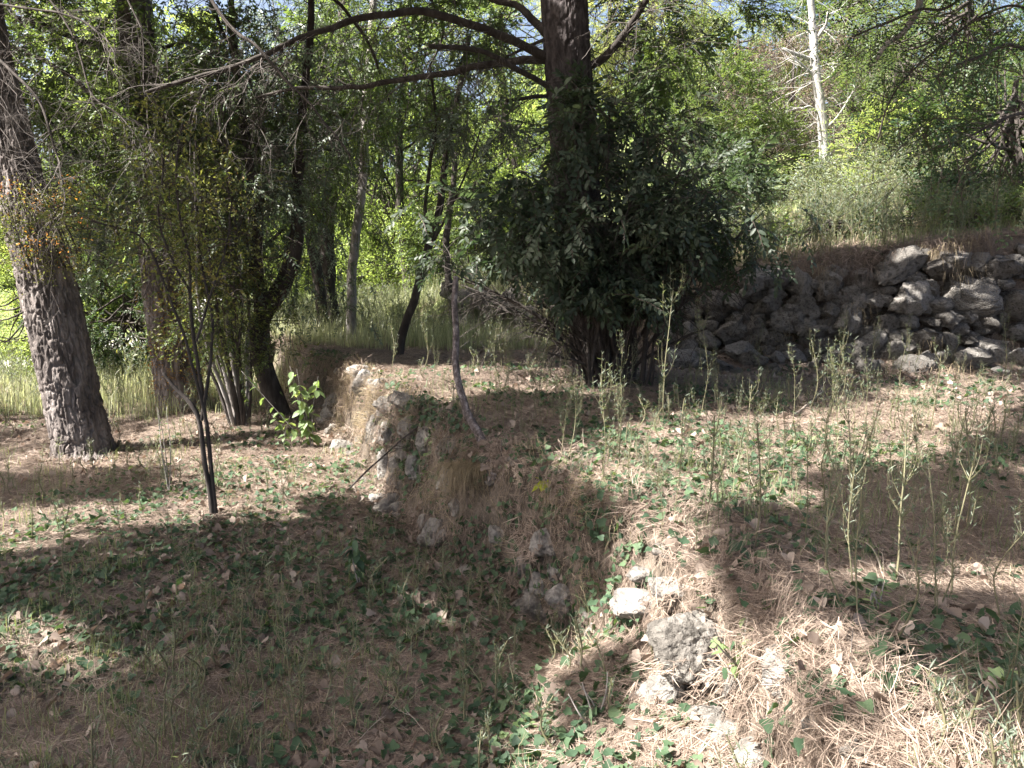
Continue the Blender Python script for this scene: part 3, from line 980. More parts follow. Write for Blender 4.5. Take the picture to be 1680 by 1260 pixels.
# bare hanging branches crossing the top left
hb = MB()
mb = MB()
for pl, w in (([(-20, 5), (60, 15), (130, 30), (170, 60), (190, 90)], 4), ([(60, -30), (120, 60), (150, 150), (195, 190), (240, 260), (290, 400)], 3.5), ([(340, -10), (380, 45), (430, 82), (480, 140), (540, 210), (575, 255)], 6), ([(-10, 90), (60, 160), (90, 240), (110, 330)], 5), ([(200, -20), (235, 60), (238, 160), (250, 260)], 3)):
    Q = jitter(px_line(pl, 7.6, 7.0, 40), .03, 3, w)
    tube(mb, Q, np.array([w, w * .8, w * .4]) * .5 * 7.4 / F_PX, 7)
    for k in range(18):
        i = g.integers(3, 39)
        twiggy(hb, Q[i], nrm(Q[i] - Q[i - 2]) * .6 + g.normal(0, .7, 3) + np.array([0, 0, -.2]), g.uniform(.25, .8), .0035, 2, g, .3, .7, 4, curl=.5)
mb.obj('limb', M['bark'], pineA, smooth=True)
hb.obj('dead_twigs', M['twig'], pineA)

gO = np.array([-8.6, 10.6, float(height(-8.6, 10.6))])
tO = thing('overhanging_tree', 'broadleaf tree standing outside the left edge, its leafy boughs hanging across the top left', 'tree', gO)
mb = MB()
tube(mb, jitter(spline([gO - [0, 0, .2], gO + [.2, 0, 2.5], gO + [.6, .3, 5.2]], 30), .1, 1), (.15, .1, .06), 14, bark_disp(.01, 9, 5))
mb.obj('trunk', M['bark'], tO, smooth=True)
ob = []
for pl, d0, d1, w in (([(-260, -80), (-60, 0), (60, 40), (200, 85), (310, 70)], 10.6, 11.2, 7), ([(-240, 60), (-60, 110), (50, 170), (130, 260)], 10.6, 11.2, 5), ([(60, -120), (300, -50), (370, 60), (430, 180)], 10, 10.8, 5), ([(150, -140), (450, -70), (590, 50), (640, 170)], 10, 12, 5), ([(250, -160), (560, -110), (720, 20), (700, 130)], 10, 12, 4), ([(-100, 20), (120, 130), (220, 250), (250, 330)], 10.6, 10.9, 4)):
    q = jitter(px_line(pl, d0, d1, 40), .05, 2, w)
    mb = MB()
    tube(mb, q, np.array([w, w * .7, w * .4]) * .5 * d0 / F_PX * 2, 8)
    mb.obj('limb', M['bark'], tO, smooth=True)
    ob.append(q)
add_foliage(tO, ob, 'broad', 'lf_sage', 260, 'crown', .6, seed=192, lo=.35, twigs=5, tlen=.8, droop=.5, tr=.005, scale=.6)
add_foliage(tO, ob, 'broad', 'lf_mid', 380, 'crown', .6, seed=191, lo=.35, twigs=14, tlen=.8, droop=.5, tr=.005, scale=.62)

# ------------------------------------------------------------------ the big grey-green bush under the central pine
gI = ground_at(1005, 628)
bush = thing('elaeagnus_bush', 'large dark grey-green bush with radiating stems surrounding the foot of the central pine', 'bush', gI)
g = np.random.default_rng(55)
dI = gI[1] - .3
sI = dI / F_PX
tips = []
stm = MB()
ends = [(800, 420), (850, 340), (780, 360), (900, 300), (870, 450), (920, 380), (960, 330), (1000, 300), (1040, 320), (1080, 300), (1100, 370), (1140, 330), (1160, 410), (1190, 450), (1060, 420), (980, 420),
        (1020, 220), (1060, 170), (940, 250), (1090, 230), (1120, 270), (1200, 330), (1250, 350), (820, 300), (860, 480), (1110, 470), (940, 190), (900, 210), (1000, 160), (1130, 200), (880, 540), (1170, 300), (742, 452), (770, 476), (726, 436), (800, 500)]
for k, (a, b) in enumerate(ends):
    dz = g.uniform(-1.0, .9)
    x0 = 1000 + g.uniform(-45, 50) + (a - 1000) * .10
    mid = (x0 + (a - x0) * .45, 612 + (b - 612) * .62)
    A = pt(x0, 622, dI + dz * .2)
    A[2] = height(A[0], A[1]) - .05
    Q = spline([A, pt((x0 + mid[0]) / 2, (612 + mid[1]) / 2, dI + dz * .4), pt(*mid, dI + dz * .7), pt(a, b, dI + dz)], 24)
    Q = jitter(Q, .08, 2, k)
    if k % 2 == 0 or k < 12:
        m1 = MB()
        w = g.uniform(.014, .034)
        tube(m1, Q, (w, w * .7, w * .3), 8)
        m1.obj('stem', M['bark'], bush, smooth=True)
    else:
        tube(stm, Q, (.015, .012, .005), 6)
    for j in range(15):
        i = int(g.uniform(.42, 1) * 22) + 1
        dn = nrm(nrm(Q[i] - Q[i - 1]) * .5 + g.normal(0, .7, 3) + np.array([0, -.15, -.1]))
        twiggy(stm, Q[i], dn, g.uniform(.3, .75), .006, 2, g, .45, .5, 3, tips=tips)
# lower dead sticks poking out left
for pl in ([(1000, 610), (940, 590), (885, 575)], [(990, 600), (945, 575), (895, 552), (870, 545)], [(985, 605), (950, 555), (900, 520)], [(1010, 610), (1090, 540), (1130, 480)], [(1015, 612), (1110, 560), (1160, 540)], [(1020, 600), (1080, 500), (1100, 430)]):
    tube(stm, jitter(px_line(pl, dI, dI - .4, 16), .03, 4), (.022, .016, .008), 6)
stm.obj('branches', M['bark'], bush)
tp = np.array([a for a, b in tips])
td = np.array([b for a, b in tips])
n = 5000
pick = g.integers(0, len(tp), n)
T = tp[pick] + g.normal(0, .09, (n, 3))
D = nrm(td[pick] + g.normal(0, .5, (n, 3)) + np.array([0, -.1, -.25]))
upx, upy = project(T)
keep = ~((upy > 500) | ((upy > 440) & ((upx < 900) | (upx > 1110))) | ((upy > 470) & (g.random(n) < .5))) & ~((upy < 290) & (g.random(n) < .25)) & ~((upx > 1190) & (g.random(n) < .3))
keep &= (fbm(T * 2.1, 2) + g.normal(0, .06, n)) > -.20
keep &= ~((upx > 1190) & (g.random(n) < .4))
cr = MB()
put_sprays(cr, SP['elae'], T[keep], D[keep], .92, rs=g)
cr.obj('leaves', M['lf_grey'], bush, kind='stuff')
# 300 leaves that show largest, one by one
ls = leaf_shape(.085, .042, .3, .15, 2)
lib = []
for k in range(5):
    m1 = MB()
    m1.add(ls[0], None, ls[1], .1 + .2 * k)
    lib.append(m1.mesh('leaf', M['lf_grey']))
T3, D3 = T[keep], D[keep]
near = np.argsort(T3[:, 1] + g.random(len(T3)) * .5)[:290]
for k in near:
    o = bpy.data.objects.new('leaf', lib[k % 5])
    COL.objects.link(o)
    o.parent = bush
    o.location = T3[k] + np.array([0, -.05, 0]) - gI
    o.rotation_euler = Matrix(frames((D3[k] + g.normal(0, .5, 3))[None], roll=g.normal(0, .8, 1))[0].tolist()).to_euler()
    s = g.uniform(.8, 1.3)
    o.scale = (s, s, s)

# ------------------------------------------------------------------ background trees and shrubs
def crown_points(c, rad, nclump, per, g, shell=.5):
    u = nrm(g.normal(0, 1, (nclump, 3)))
    r = (shell + (1 - shell) * g.random(nclump)) ** .6
    C = c + u * r[:, None] * rad * (.85 + .3 * g.random((nclump, 1)))
    cr = np.mean(rad) * g.uniform(.16, .34, nclump)
    k = np.repeat(np.arange(nclump), per)
    off = nrm(g.normal(0, 1, (len(k), 3))) * (g.random(len(k)) ** .45)[:, None] * cr[k][:, None]
    off[:, 2] *= .65
    T = C[k] + off
    D = nrm(off + nrm(T - c) * .35 + g.normal(0, .25, off.shape))
    return T, D, C

def bg_tree(name, label, px, py, d, rx, rz, kind, mat, n, cat='tree', scale=1.0, seed=1, tmat='bark', tw=.09, ry=None, group=None, clump=40, lift=True, twigs=0):
    g = np.random.default_rng(seed * 13 + 5)
    c = pt(px, py, d)
    gz = float(height(c[0], c[1]))
    base = np.array([c[0] + g.uniform(-.3, .3), c[1], gz])
    t = thing(name, label, cat, base, group)
    rad = np.array([rx, ry or rx * .8, rz])
    T, D, C = crown_points(c, rad, clump, max(1, n // clump), g)
    hz = height(T[:, 0], T[:, 1], False)
    ok = T[:, 2] > hz + .05
    if d < 21:
        a_, b_ = project(T)
        ok &= ~((np.abs(a_ - 1343) < 36) & (b_ < 255))
    T, D = T[ok], D[ok]
    mb = MB()
    tw_b = MB()
    top = c + np.array([0, 0, rz * .5])
    if c[2] - gz > .8:
        Q = jitter(spline([base - [0, 0, .2], base * .5 + c * .5 + [g.uniform(-.3, .3), 0, 0], c, top], 24), .12, 1, seed)
        tube(mb, Q, (tw, tw * .7, tw * .3), 9, bark_disp(tw * .12, 7, 5))
        mb.obj('trunk', M[tmat], t, smooth=True)
        start = Q
    else:
        start = np.array([base, base + [0, 0, .1], base + [0, 0, .2], base + [0, 0, .3]])
    for k in range(0, len(C), 2 if len(C) > 50 else 1):
        s0 = start[int(len(start) * g.uniform(.35, .9))]
        Q = jitter(spline([s0, (s0 + C[k]) / 2 + [0, 0, -.1 * rz], C[k]], 8), .1, 1.5, k)
        tube(tw_b, Q, (tw * .28 + .006, .006), 4, cap=False)
    for k in range(twigs):
        cc = C[g.integers(0, len(C))]
        twiggy(tw_b, cc, g.normal(0, 1, 3), g.uniform(.5, 1.3), .008, 2, g, .2, .6, 4)
    tw_b.obj('branches', M[tmat], t)
    cr = MB()
    put_sprays(cr, SP[kind], T, D, scale, rs=g)
    cr.obj('crown', M[mat], t)
    return t

BG = [
 # name, label, px, py, d, rx, rz, spray, material, sprays, kwargs
 ('shrub', 'bright yellow-green shrub beside the pale road behind the leaning pine', 50, 520, 15.5, 1.5, 1.3, 'tiny', 'lf_backlit', 1500, {}),
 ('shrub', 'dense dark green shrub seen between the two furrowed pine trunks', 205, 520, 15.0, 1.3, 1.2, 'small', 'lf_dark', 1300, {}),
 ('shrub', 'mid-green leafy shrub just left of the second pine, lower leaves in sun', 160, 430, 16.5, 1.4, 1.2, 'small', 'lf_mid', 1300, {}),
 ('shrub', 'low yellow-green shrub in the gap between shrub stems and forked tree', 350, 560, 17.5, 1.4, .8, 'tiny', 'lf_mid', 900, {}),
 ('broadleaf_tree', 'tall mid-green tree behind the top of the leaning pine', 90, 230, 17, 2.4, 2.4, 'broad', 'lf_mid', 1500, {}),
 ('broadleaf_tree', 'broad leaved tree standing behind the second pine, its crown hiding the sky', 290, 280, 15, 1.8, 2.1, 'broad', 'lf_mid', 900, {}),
 ('broadleaf_tree', 'tree with sunlit pale green top above the second pine', 190, 60, 22, 2.6, 2.2, 'broad', 'lf_backlit', 1300, {}),
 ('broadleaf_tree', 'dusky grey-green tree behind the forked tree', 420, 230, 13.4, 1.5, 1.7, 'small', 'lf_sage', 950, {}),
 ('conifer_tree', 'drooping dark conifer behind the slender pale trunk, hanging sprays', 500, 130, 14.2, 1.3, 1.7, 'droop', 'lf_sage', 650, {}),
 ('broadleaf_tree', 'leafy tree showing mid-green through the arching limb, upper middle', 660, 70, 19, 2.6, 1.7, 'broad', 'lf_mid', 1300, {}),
 ('broadleaf_tree', 'bright sunlit yellow-green tree filling the middle gap behind the leaning thin tree', 690, 300, 24, 2.6, 2.2, 'small', 'lf_backlit', 2600, {}),
 ('shrub', 'glowing yellow-green shrub behind the grass, between slender tree and leaning tree', 620, 430, 23, 2.0, 1.5, 'tiny', 'lf_backlit', 2200, {}),
 ('broadleaf_tree', 'yellow-green tree immediately left of the central pine trunk', 840, 260, 22, 2.0, 2.2, 'small', 'lf_backlit', 1800, {}),
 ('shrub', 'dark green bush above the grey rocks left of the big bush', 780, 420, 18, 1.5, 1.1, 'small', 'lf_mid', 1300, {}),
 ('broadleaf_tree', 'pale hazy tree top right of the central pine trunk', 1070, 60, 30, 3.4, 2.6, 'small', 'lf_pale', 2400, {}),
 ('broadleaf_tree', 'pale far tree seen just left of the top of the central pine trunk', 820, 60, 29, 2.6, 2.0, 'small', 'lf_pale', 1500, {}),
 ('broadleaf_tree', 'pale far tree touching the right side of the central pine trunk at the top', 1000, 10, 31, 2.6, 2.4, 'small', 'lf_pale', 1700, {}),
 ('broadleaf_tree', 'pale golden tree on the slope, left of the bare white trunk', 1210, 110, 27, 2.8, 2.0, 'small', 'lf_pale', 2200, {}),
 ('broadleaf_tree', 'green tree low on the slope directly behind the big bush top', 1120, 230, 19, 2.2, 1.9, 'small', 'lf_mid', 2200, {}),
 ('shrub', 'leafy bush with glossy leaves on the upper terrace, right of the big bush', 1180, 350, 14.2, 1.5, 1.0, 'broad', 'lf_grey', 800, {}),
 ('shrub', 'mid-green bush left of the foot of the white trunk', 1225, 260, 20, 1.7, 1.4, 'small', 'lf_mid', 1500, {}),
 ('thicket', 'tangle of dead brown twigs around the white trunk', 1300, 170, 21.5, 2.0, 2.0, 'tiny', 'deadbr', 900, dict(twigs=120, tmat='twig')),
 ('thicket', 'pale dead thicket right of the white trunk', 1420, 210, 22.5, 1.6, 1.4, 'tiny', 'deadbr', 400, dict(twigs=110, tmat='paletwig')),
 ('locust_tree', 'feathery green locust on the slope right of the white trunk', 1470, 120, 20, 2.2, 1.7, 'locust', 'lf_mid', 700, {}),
 ('locust_tree', 'feathery green locust spreading low boughs above the retaining wall', 1500, 260, 17, 2.3, .9, 'locust', 'lf_backlit', 700, {}),
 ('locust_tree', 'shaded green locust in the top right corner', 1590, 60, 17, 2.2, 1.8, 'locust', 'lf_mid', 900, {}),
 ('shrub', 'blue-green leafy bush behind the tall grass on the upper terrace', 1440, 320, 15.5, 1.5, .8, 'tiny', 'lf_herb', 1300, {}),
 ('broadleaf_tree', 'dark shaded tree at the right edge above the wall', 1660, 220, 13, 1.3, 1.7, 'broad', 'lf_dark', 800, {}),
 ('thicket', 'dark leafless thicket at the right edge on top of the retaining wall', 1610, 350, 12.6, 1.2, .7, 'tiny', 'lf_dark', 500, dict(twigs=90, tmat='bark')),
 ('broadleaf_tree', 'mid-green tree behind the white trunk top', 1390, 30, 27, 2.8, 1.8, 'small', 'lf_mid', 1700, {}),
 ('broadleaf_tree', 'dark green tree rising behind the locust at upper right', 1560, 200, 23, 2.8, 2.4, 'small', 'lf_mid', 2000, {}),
 ('shrub', 'glowing lime bush directly behind the leaning thin tree at the meadow end', 700, 410, 19.5, 1.5, 1.1, 'tiny', 'lf_backlit', 1500, {}),
 ('broadleaf_tree', 'lime green young tree left of the leaning thin tree, above the meadow', 630, 310, 20.5, 1.5, 1.5, 'small', 'lf_backlit', 1300, {}),
 ('broadleaf_tree', 'lime green young tree between the leaning thin tree and the big bush', 790, 310, 18, 1.2, 1.4, 'small', 'lf_backlit', 1100, {}),
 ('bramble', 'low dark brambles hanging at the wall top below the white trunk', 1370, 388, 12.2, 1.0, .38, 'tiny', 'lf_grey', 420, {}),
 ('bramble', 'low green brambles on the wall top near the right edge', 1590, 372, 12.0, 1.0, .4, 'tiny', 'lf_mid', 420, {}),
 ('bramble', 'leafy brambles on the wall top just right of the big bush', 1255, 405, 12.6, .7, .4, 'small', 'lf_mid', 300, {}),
 ('shrub', 'sunlit bush peeking under the hanging leaves right of the big bush', 1280, 360, 19, 1.5, .9, 'small', 'lf_backlit', 1100, {}),
 ('shrub', 'small bush at the meadow edge below the glowing shrub', 530, 430, 25, 1.9, 1.2, 'small', 'lf_backlit', 1300, {}),
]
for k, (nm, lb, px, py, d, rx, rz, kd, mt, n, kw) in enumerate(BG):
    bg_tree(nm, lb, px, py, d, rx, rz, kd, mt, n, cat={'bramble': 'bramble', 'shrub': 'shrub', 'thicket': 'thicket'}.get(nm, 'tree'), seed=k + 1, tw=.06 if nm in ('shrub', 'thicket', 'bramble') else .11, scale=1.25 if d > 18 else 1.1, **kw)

def extra_crown(t, px, py, d, rx, rz, kind, mat, n, scale, seed, clump=30):
    g = np.random.default_rng(seed)
    T, D, C = crown_points(pt(px, py, d), np.array([rx, rx * .8, rz]), clump, n // clump, g, .2)
    D = nrm(D + [0, 0, -.35])
    cr, tw = MB(), MB()
    put_sprays(cr, SP[kind], T, D, scale, rs=g)
    for c in C:
        twiggy(tw, c - nrm(g.normal(0, 1, 3)) * .2, g.normal(0, 1, 3), g.uniform(.5, 1.0), .006, 2, g, .4, .5, 4)
    tw.obj('branches', M['twig'], t)
    cr.obj('crown', M[mat], t)
extra_crown(tO, 250, 200, 10.7, .95, 1.0, 'small', 'lf_mid', 620, 1.0, 1)
extra_crown(tO, 110, 130, 11.0, 1.1, 1.0, 'broad', 'lf_mid', 380, .85, 2)
extra_crown(tO, 150, 330, 11.0, .8, .7, 'small', 'lf_sage', 420, .9, 3)
extra_crown(tD, 300, 300, 10.2, .7, .8, 'small', 'lf_mid', 340, .8, 31)
extra_crown(tD, 350, 430, 10.0, .5, .5, 'small', 'lf_olive', 200, .75, 32)
extra_crown(tO, 200, 60, 11.6, 1.3, .8, 'broad', 'lf_backlit', 330, .9, 21)
extra_crown(tO, 20, 60, 11.2, .9, 1.2, 'small', 'lf_mid', 420, .95, 22)
extra_crown(tO, 330, 180, 11.0, .8, .9, 'small', 'lf_mid', 420, .95, 23)
extra_crown(tO, 60, 260, 11.4, .7, .9, 'broad', 'lf_backlit', 200, .8, 24)
extra_crown(tY, 400, 310, 10.3, .7, .7, 'small', 'lf_sage', 330, .9, 4)
extra_crown(tY, 420, 150, 10.6, 1.0, .9, 'small', 'lf_mid', 500, .95, 5)
extra_crown(tF, 570, 110, 13.0, 1.2, 1.0, 'broad', 'lf_mid', 420, .85, 6)
extra_crown(tF, 560, 300, 13.0, .9, .9, 'droop', 'lf_mid', 240, .8, 7)
extra_crown(pineC, 1020, 200, 8.7, .5, .4, 'elae', 'lf_grey', 80, .9, 8, 12)
extra_crown(pineC, 950, 210, 8.5, .4, .5, 'elae', 'lf_grey', 110, .9, 9, 10)
extra_crown(pineC, 1110, 90, 9.2, .6, .5, 'elae', 'lf_mid', 80, .9, 10, 10)
extra_crown(pineC, 1040, 20, 9.6, .8, .45, 'small', 'lf_mid', 200, .8, 41, 14)
extra_crown(pineC, 760, 30, 9.8, .9, .45, 'small', 'lf_mid', 230, .8, 43, 14)
extra_crown(tF, 660, 190, 12.5, .8, .5, 'small', 'lf_mid', 200, .8, 44, 14)
extra_crown(pineC, 800, 200, 9.6, .7, .5, 'small', 'lf_sage', 160, .9, 11, 12)

# far wood that reads as one mass
g = np.random.default_rng(77)
mb, tr = MB(), MB()
for k in range(165):
    px = g.uniform(-1500, 2300)
    d = g.uniform(31, 44)
    top = np.interp(px, [-1500, 100, 350, 520, 640, 900, 1000, 1200, 1680, 1900], [150, 250, 230, 200, 160, 120, 60, 20, -80, -100])
    py = g.uniform(top + 60, 470)
    c = pt(px, py, d)
    gz = float(height(c[0], c[1], False))
    c[2] = max(c[2], gz + .8)
    T, D, C = crown_points(c, np.array([2.6, 2.0, 2.0]), 16, 17, g)
    put_sprays(mb, SP['broad'], T, D, 2.2, rs=g)
    tube(tr, np.array([[c[0], c[1], gz - .3], [c[0] + .2, c[1], (gz + c[2]) / 2], c]), (.14, .07), 5)
fw = mb.obj('far_wood', M['lf_mid'], kind='stuff')
tag(fw, 'distant wood of mixed green trees closing the view behind the slope', 'wood')
fo = tr.obj('trunks', M['bark'], fw, kind='stuff')

bq = [jitter(px_line([(262, 470), (215, 455), (160, 430), (120, 400)], dB, dB - 1.0, 30), .03, 3), jitter(px_line([(262, 440), (225, 410), (190, 380), (150, 370)], dB, dB - .8, 30), .03, 3)]
add_foliage(pineB, bq, 'broad', 'lf_sage', 90, 'leaves', .4, seed=301, lo=.4, twigs=6, tlen=.35, droop=.5, tr=.004, scale=.6)
# ---- white dead trunk on the slope
gW = pt(1352, 240, 19.2)
gW[2] = height(gW[0], gW[1])
tW = thing('dead_tree', 'bare bleached white trunk with short broken branches on the wooded slope', 'dead tree', gW)
Q = jitter(px_line([(1358, 345), (1352, 250), (1347, 180), (1338, 120), (1336, 60), (1330, 0), (1326, -50)], 19.2, None, 60), .08, 1.2)
sW = 19.2 / F_PX
mb = MB()
tube(mb, Q, np.array([18, 15, 13, 11, 9, 7]) * .5 * sW, 14, bark_disp(.02, 7, 3))
mb.obj('trunk', M['whitebark'], tW, smooth=True)
mb = MB()
g = np.random.default_rng(88)
for pl, w in (([(1338, 100), (1310, 90), (1285, 80)], 8), ([(1335, 125), (1320, 110), (1300, 92)], 5), ([(1342, 60), (1355, 40), (1358, 20)], 6), ([(1346, 190), (1330, 175), (1315, 178)], 4), ([(1350, 215), (1375, 190), (1400, 150)], 4), ([(1340, 140), (1362, 125), (1372, 110)], 4)):
    q = px_line(pl, 19.2, 18.9, 12)
    tube(mb, q, np.array([w, w * .5]) * .5 * sW, 6)
    for k in range(5):
        twiggy(mb, q[g.integers(3, 11)], g.normal(0, 1, 3), g.uniform(.3, .8), .01, 1, g)
for k in range(30):
    twiggy(mb, Q[g.integers(8, 58)], np.array([g.normal(), g.normal(), g.normal(0, .4)]), g.uniform(.4, 1.2), .011, 2, g, .3, .5, 3)
mb.obj('branches', M['whitebark'], tW)

# ---- branch of an unseen tree reaching in at top right, and near compound leaves at the right edge
gR = np.array([6.3, 6.6, float(height(6.3, 6.6))])
tR = thing('overhanging_tree', 'tree outside the right edge reaching in with a grey limb and dark compound leaves', 'tree', gR)
mb = MB()
Qr = jitter(spline([gR - [0, 0, .2], gR + [0.1, .1, 1.8], gR + [0, .2, 3.6], gR + [-.3, .4, 5.6]], 40), .08, 1)
tube(mb, Qr, (.16, .12, .08), 14, bark_disp(.01, 9, 5))
mb.obj('trunk', M['bark'], tR, smooth=True)
lr = []
for pl, w, d0, d1 in (([(1700, -60), (1600, -60), (1515, -30), (1508, 15), (1485, 50), (1455, 72), (1438, 97)], 12, 7.4, 7.8), ([(1760, 160), (1680, 80), (1620, 90), (1570, 105)], 6, 6.6, 6.0), ([(1760, 240), (1690, 190), (1640, 200), (1590, 225)], 5, 6.6, 6.0), ([(1640, -60), (1560, 10), (1500, 20), (1400, 60)], 5, 7.2, 7.6), ([(1700, 20), (1650, 10), (1560, 60), (1470, 150), (1440, 230)], 4, 7.2, 7.6)):
    q = jitter(px_line(pl, d0, d1, 40), .03, 3)
    mb = MB()
    tube(mb, q, np.array([w, w * .9, w * .6]) * .5 * 7.2 / F_PX, 8)
    mb.obj('limb', M['greybark' if w > 10 else 'bark'], tR, smooth=True)
    lr.append(q)
add_foliage(tR, lr[1:], 'locust', 'lf_dark', 230, 'crown', .5, seed=91, lo=.3, twigs=9, tlen=.55, droop=.3, tr=.004, scale=.75)

extra_crown(tR, 1180, 20, 10.5, 1.0, .4, 'small', 'lf_mid', 260, .8, 42, 14)

# ------------------------------------------------------------------ canopies overhead (above the frame): unseen leaf masses added and shaped to cast the ground shade
LIT = [  # sunlit patches of ground as seen in the photograph
    [(0, 640), (200, 655), (470, 700), (560, 690), (610, 660), (625, 800), (560, 850), (430, 850), (360, 880), (150, 870), (0, 905)],
    [(1035, 850), (1110, 840), (1230, 828), (1300, 850), (1700, 850), (1680, 1300), (770, 1300), (870, 1140), (950, 1010), (1020, 900)],
    [(990, 712), (1200, 700), (1400, 655), (1680, 610), (1680, 715), (1500, 770), (1300, 790), (1120, 822), (960, 820), (860, 760)],
    [(590, 596), (900, 590), (900, 640), (700, 680), (620, 660)],
    [(580, 500), (860, 530), (900, 560), (620, 548)],
    [(0, 540), (240, 560), (260, 648), (0, 640)],
    [(560, 460), (900, 480), (900, 520), (560, 500)],
    [(1290, 500), (1420, 470), (1410, 620), (1290, 620)], [(1420, 400), (1600, 405), (1590, 620), (1420, 620)], [(1620, 430), (1700, 430), (1700, 620), (1620, 620)],
    [(0, 1010), (110, 1010), (260, 1090), (200, 1150), (0, 1110)],
    [(1000, 380), (1500, 330), (1500, 415), (1000, 440)],
]
DARK = [[(830, 835), (1020, 858), (990, 930), (930, 1000), (860, 1080), (790, 1000), (780, 900)],
        [(1420, 1000), (1470, 990), (1580, 1080), (1540, 1100)], [(1238, 850), (1268, 850), (1300, 1010), (1250, 1010)],
        [(1300, 880), (1480, 850), (1700, 820), (1700, 920), (1560, 905), (1450, 930), (1330, 915)], [(1600, 1010), (1660, 1000), (1700, 1060), (1640, 1060)],
        [(0, 792), (250, 785), (255, 812), (0, 822)], [(960, 1180), (1000, 1080), (1030, 1085), (990, 1190)], [(1330, 1190), (1370, 1180), (1400, 1260), (1340, 1260)]]
def inpoly(px, py, poly):
    r = np.zeros(len(px), bool)
    n = len(poly)
    for i in range(n):
        x1, y1 = poly[i]
        x2, y2 = poly[(i + 1) % n]
        c = ((y1 > py) != (y2 > py)) & (px < (x2 - x1) * (py - y1) / (y2 - y1 + 1e-9) + x1)
        r ^= c
    return r
g = np.random.default_rng(99)
def shade_mask(P):
    px, py = project(P)
    px = px + 10 * fbm(P * 3, 2) * 5 / np.maximum(P[:, 1], 1)
    py = py + 5 * fbm(P * 3 + 40, 2)
    lit = np.zeros(len(P), bool)
    for po in LIT:
        lit |= inpoly(px, py, po)
    for po in DARK:
        lit &= ~inpoly(px, py, po)
    inframe = (px > -60) & (px < 1740) & (py < 1320) & (P[:, 1] > .5)
    sp = fbm(P * np.array([1.1, 1.1, 1]) + 12, 3)
    s2 = fbm(P * np.array([2.4, 2.4, 1]) + 77, 2)
    keep_dark = np.where(lit, sp > .60, (sp < .38) & (s2 < .27))
    out = fbm(P * .5 + 5, 2) > -.15
    return np.where(inframe, keep_dark, out)
n = 80000
G = np.stack([g.uniform(-9, 11, n), g.uniform(.5, 12.6, n), np.zeros(n)], -1)
G[:, 2] = height(G[:, 0], G[:, 1], False)
Gv = np.array([ground_at(g.uniform(1080, 1700), g.uniform(400, 620)) for _ in range(1500)] + [ground_at(g.uniform(560, 1120), g.uniform(600, 1000)) for _ in range(900)])
Gv = np.vstack([Gv + g.normal(0, .04, Gv.shape) for _ in range(4)])
G = np.vstack([G, Gv])
nr_ = np.stack([g.uniform(-4, 4.5, 62000), g.uniform(.8, 5.6, 62000), np.zeros(62000)], -1)
nr_[:, 2] = height(nr_[:, 0], nr_[:, 1], False)
G = np.vstack([G, nr_])
k = shade_mask(G)
for ox, oy in ((1, 0), (-1, 0), (0, 1), (0, -1)):
    e_ = np.clip(.042 * G[:, 1:2], .06, .24)
    G2 = G + np.array([ox, oy, 0]) * e_
    k &= shade_mask(G2) | (g.random(len(G)) < .12)
def dark_mask(P):
    px, py = project(P)
    d = np.zeros(len(P), bool)
    for po in DARK:
        d |= inpoly(px, py, po)
    return d
k |= dark_mask(G) & (g.random(len(G)) < .8)
G = G[k]
zt = g.uniform(5.6, 8.6, len(G))
T = G + S * ((zt - G[:, 2]) / S[2])[:, None]
ppx, ppy = project(T)
ok = (ppy < -40) | (ppx < -120) | (ppx > 1800)
T = T[ok]
Gk = G[ok]
owners = [
    (pineA, np.array(Ptop)), (pineB, np.array([gB[0] - 1, gB[1], 7])), (pineC, PC[-1]),
]
def off_tree(x, y, h, label, r=.16):  # unseen pine, added to hold the shade-casting foliage
    b = np.array([x, y, float(height(x, y))])
    t = thing('pine_tree', label, 'tree', b)
    Q = jitter(spline([b - [0, 0, .2], b + [.2, 0, h * .5], b + [0, 0, h]], 40), .15, .6, x)
    mb = MB()
    tube(mb, Q, (r, r * .8, r * .5), 24, bark_disp(.02, 9, 4, x))
    mb.obj('trunk', M['pinebark'], t)
    return (t, Q[-1])
owners.append(off_tree(-6.6, 4.6, 7, 'unseen pine added outside the left edge to shade the lower ground'))
owners.append(off_tree(-10.5, 9.5, 7.5, 'unseen pine added beyond the left edge near the road to carry shade foliage'))
owners.append(off_tree(-3.6, -1.2, 7, 'unseen pine added behind the camera position to shade the foreground', .2))
cen = np.array([o[1] for o in owners])
own = np.argmin(np.linalg.norm(T[:, None, :2] - cen[None, :, :2], axis=2), 1)
for i, (t, top) in enumerate(owners):
    m = own == i
    if not m.any():
        continue
    Ti = T[m]
    cr = MB()
    D = nrm(g.normal(0, 1, Ti.shape) * np.array([1, 1, .35]))
    nearm = Gk[m][:, 1] < 5.6
    for mm, sc_ in ((nearm, .55), (~nearm, 1.0)):
        if mm.any():
            put_sprays(cr, SP['shade'], Ti[mm], D[mm], sc_, rs=g)
    cr.obj('crown', M['lf_dark'], t)  # sprays set along sun rays to throw the wanted shade, not natural crowns
    br = MB()
    for q in range(26):
        e = Ti[g.integers(0, len(Ti))]
        s0 = np.array([top[0], top[1], 5.2 + 2 * g.random()])
        if (s0[0] < 50):
            tube(br, jitter(spline([s0, (s0 + e) / 2 + [0, 0, .3], e], 14), .15, 1, q), (.05, .012), 5)
    br.obj('branches', M['bark'], t)
print('canopy sprays', len(T))

# ------------------------------------------------------------------ ground cover by instancing (nobody could count it)
PROTO = bpy.data.collections.new('prototypes')
def proto(name, mesh):
    o = bpy.data.objects.new(name, mesh)
    PROTO.objects.link(o)
    return o

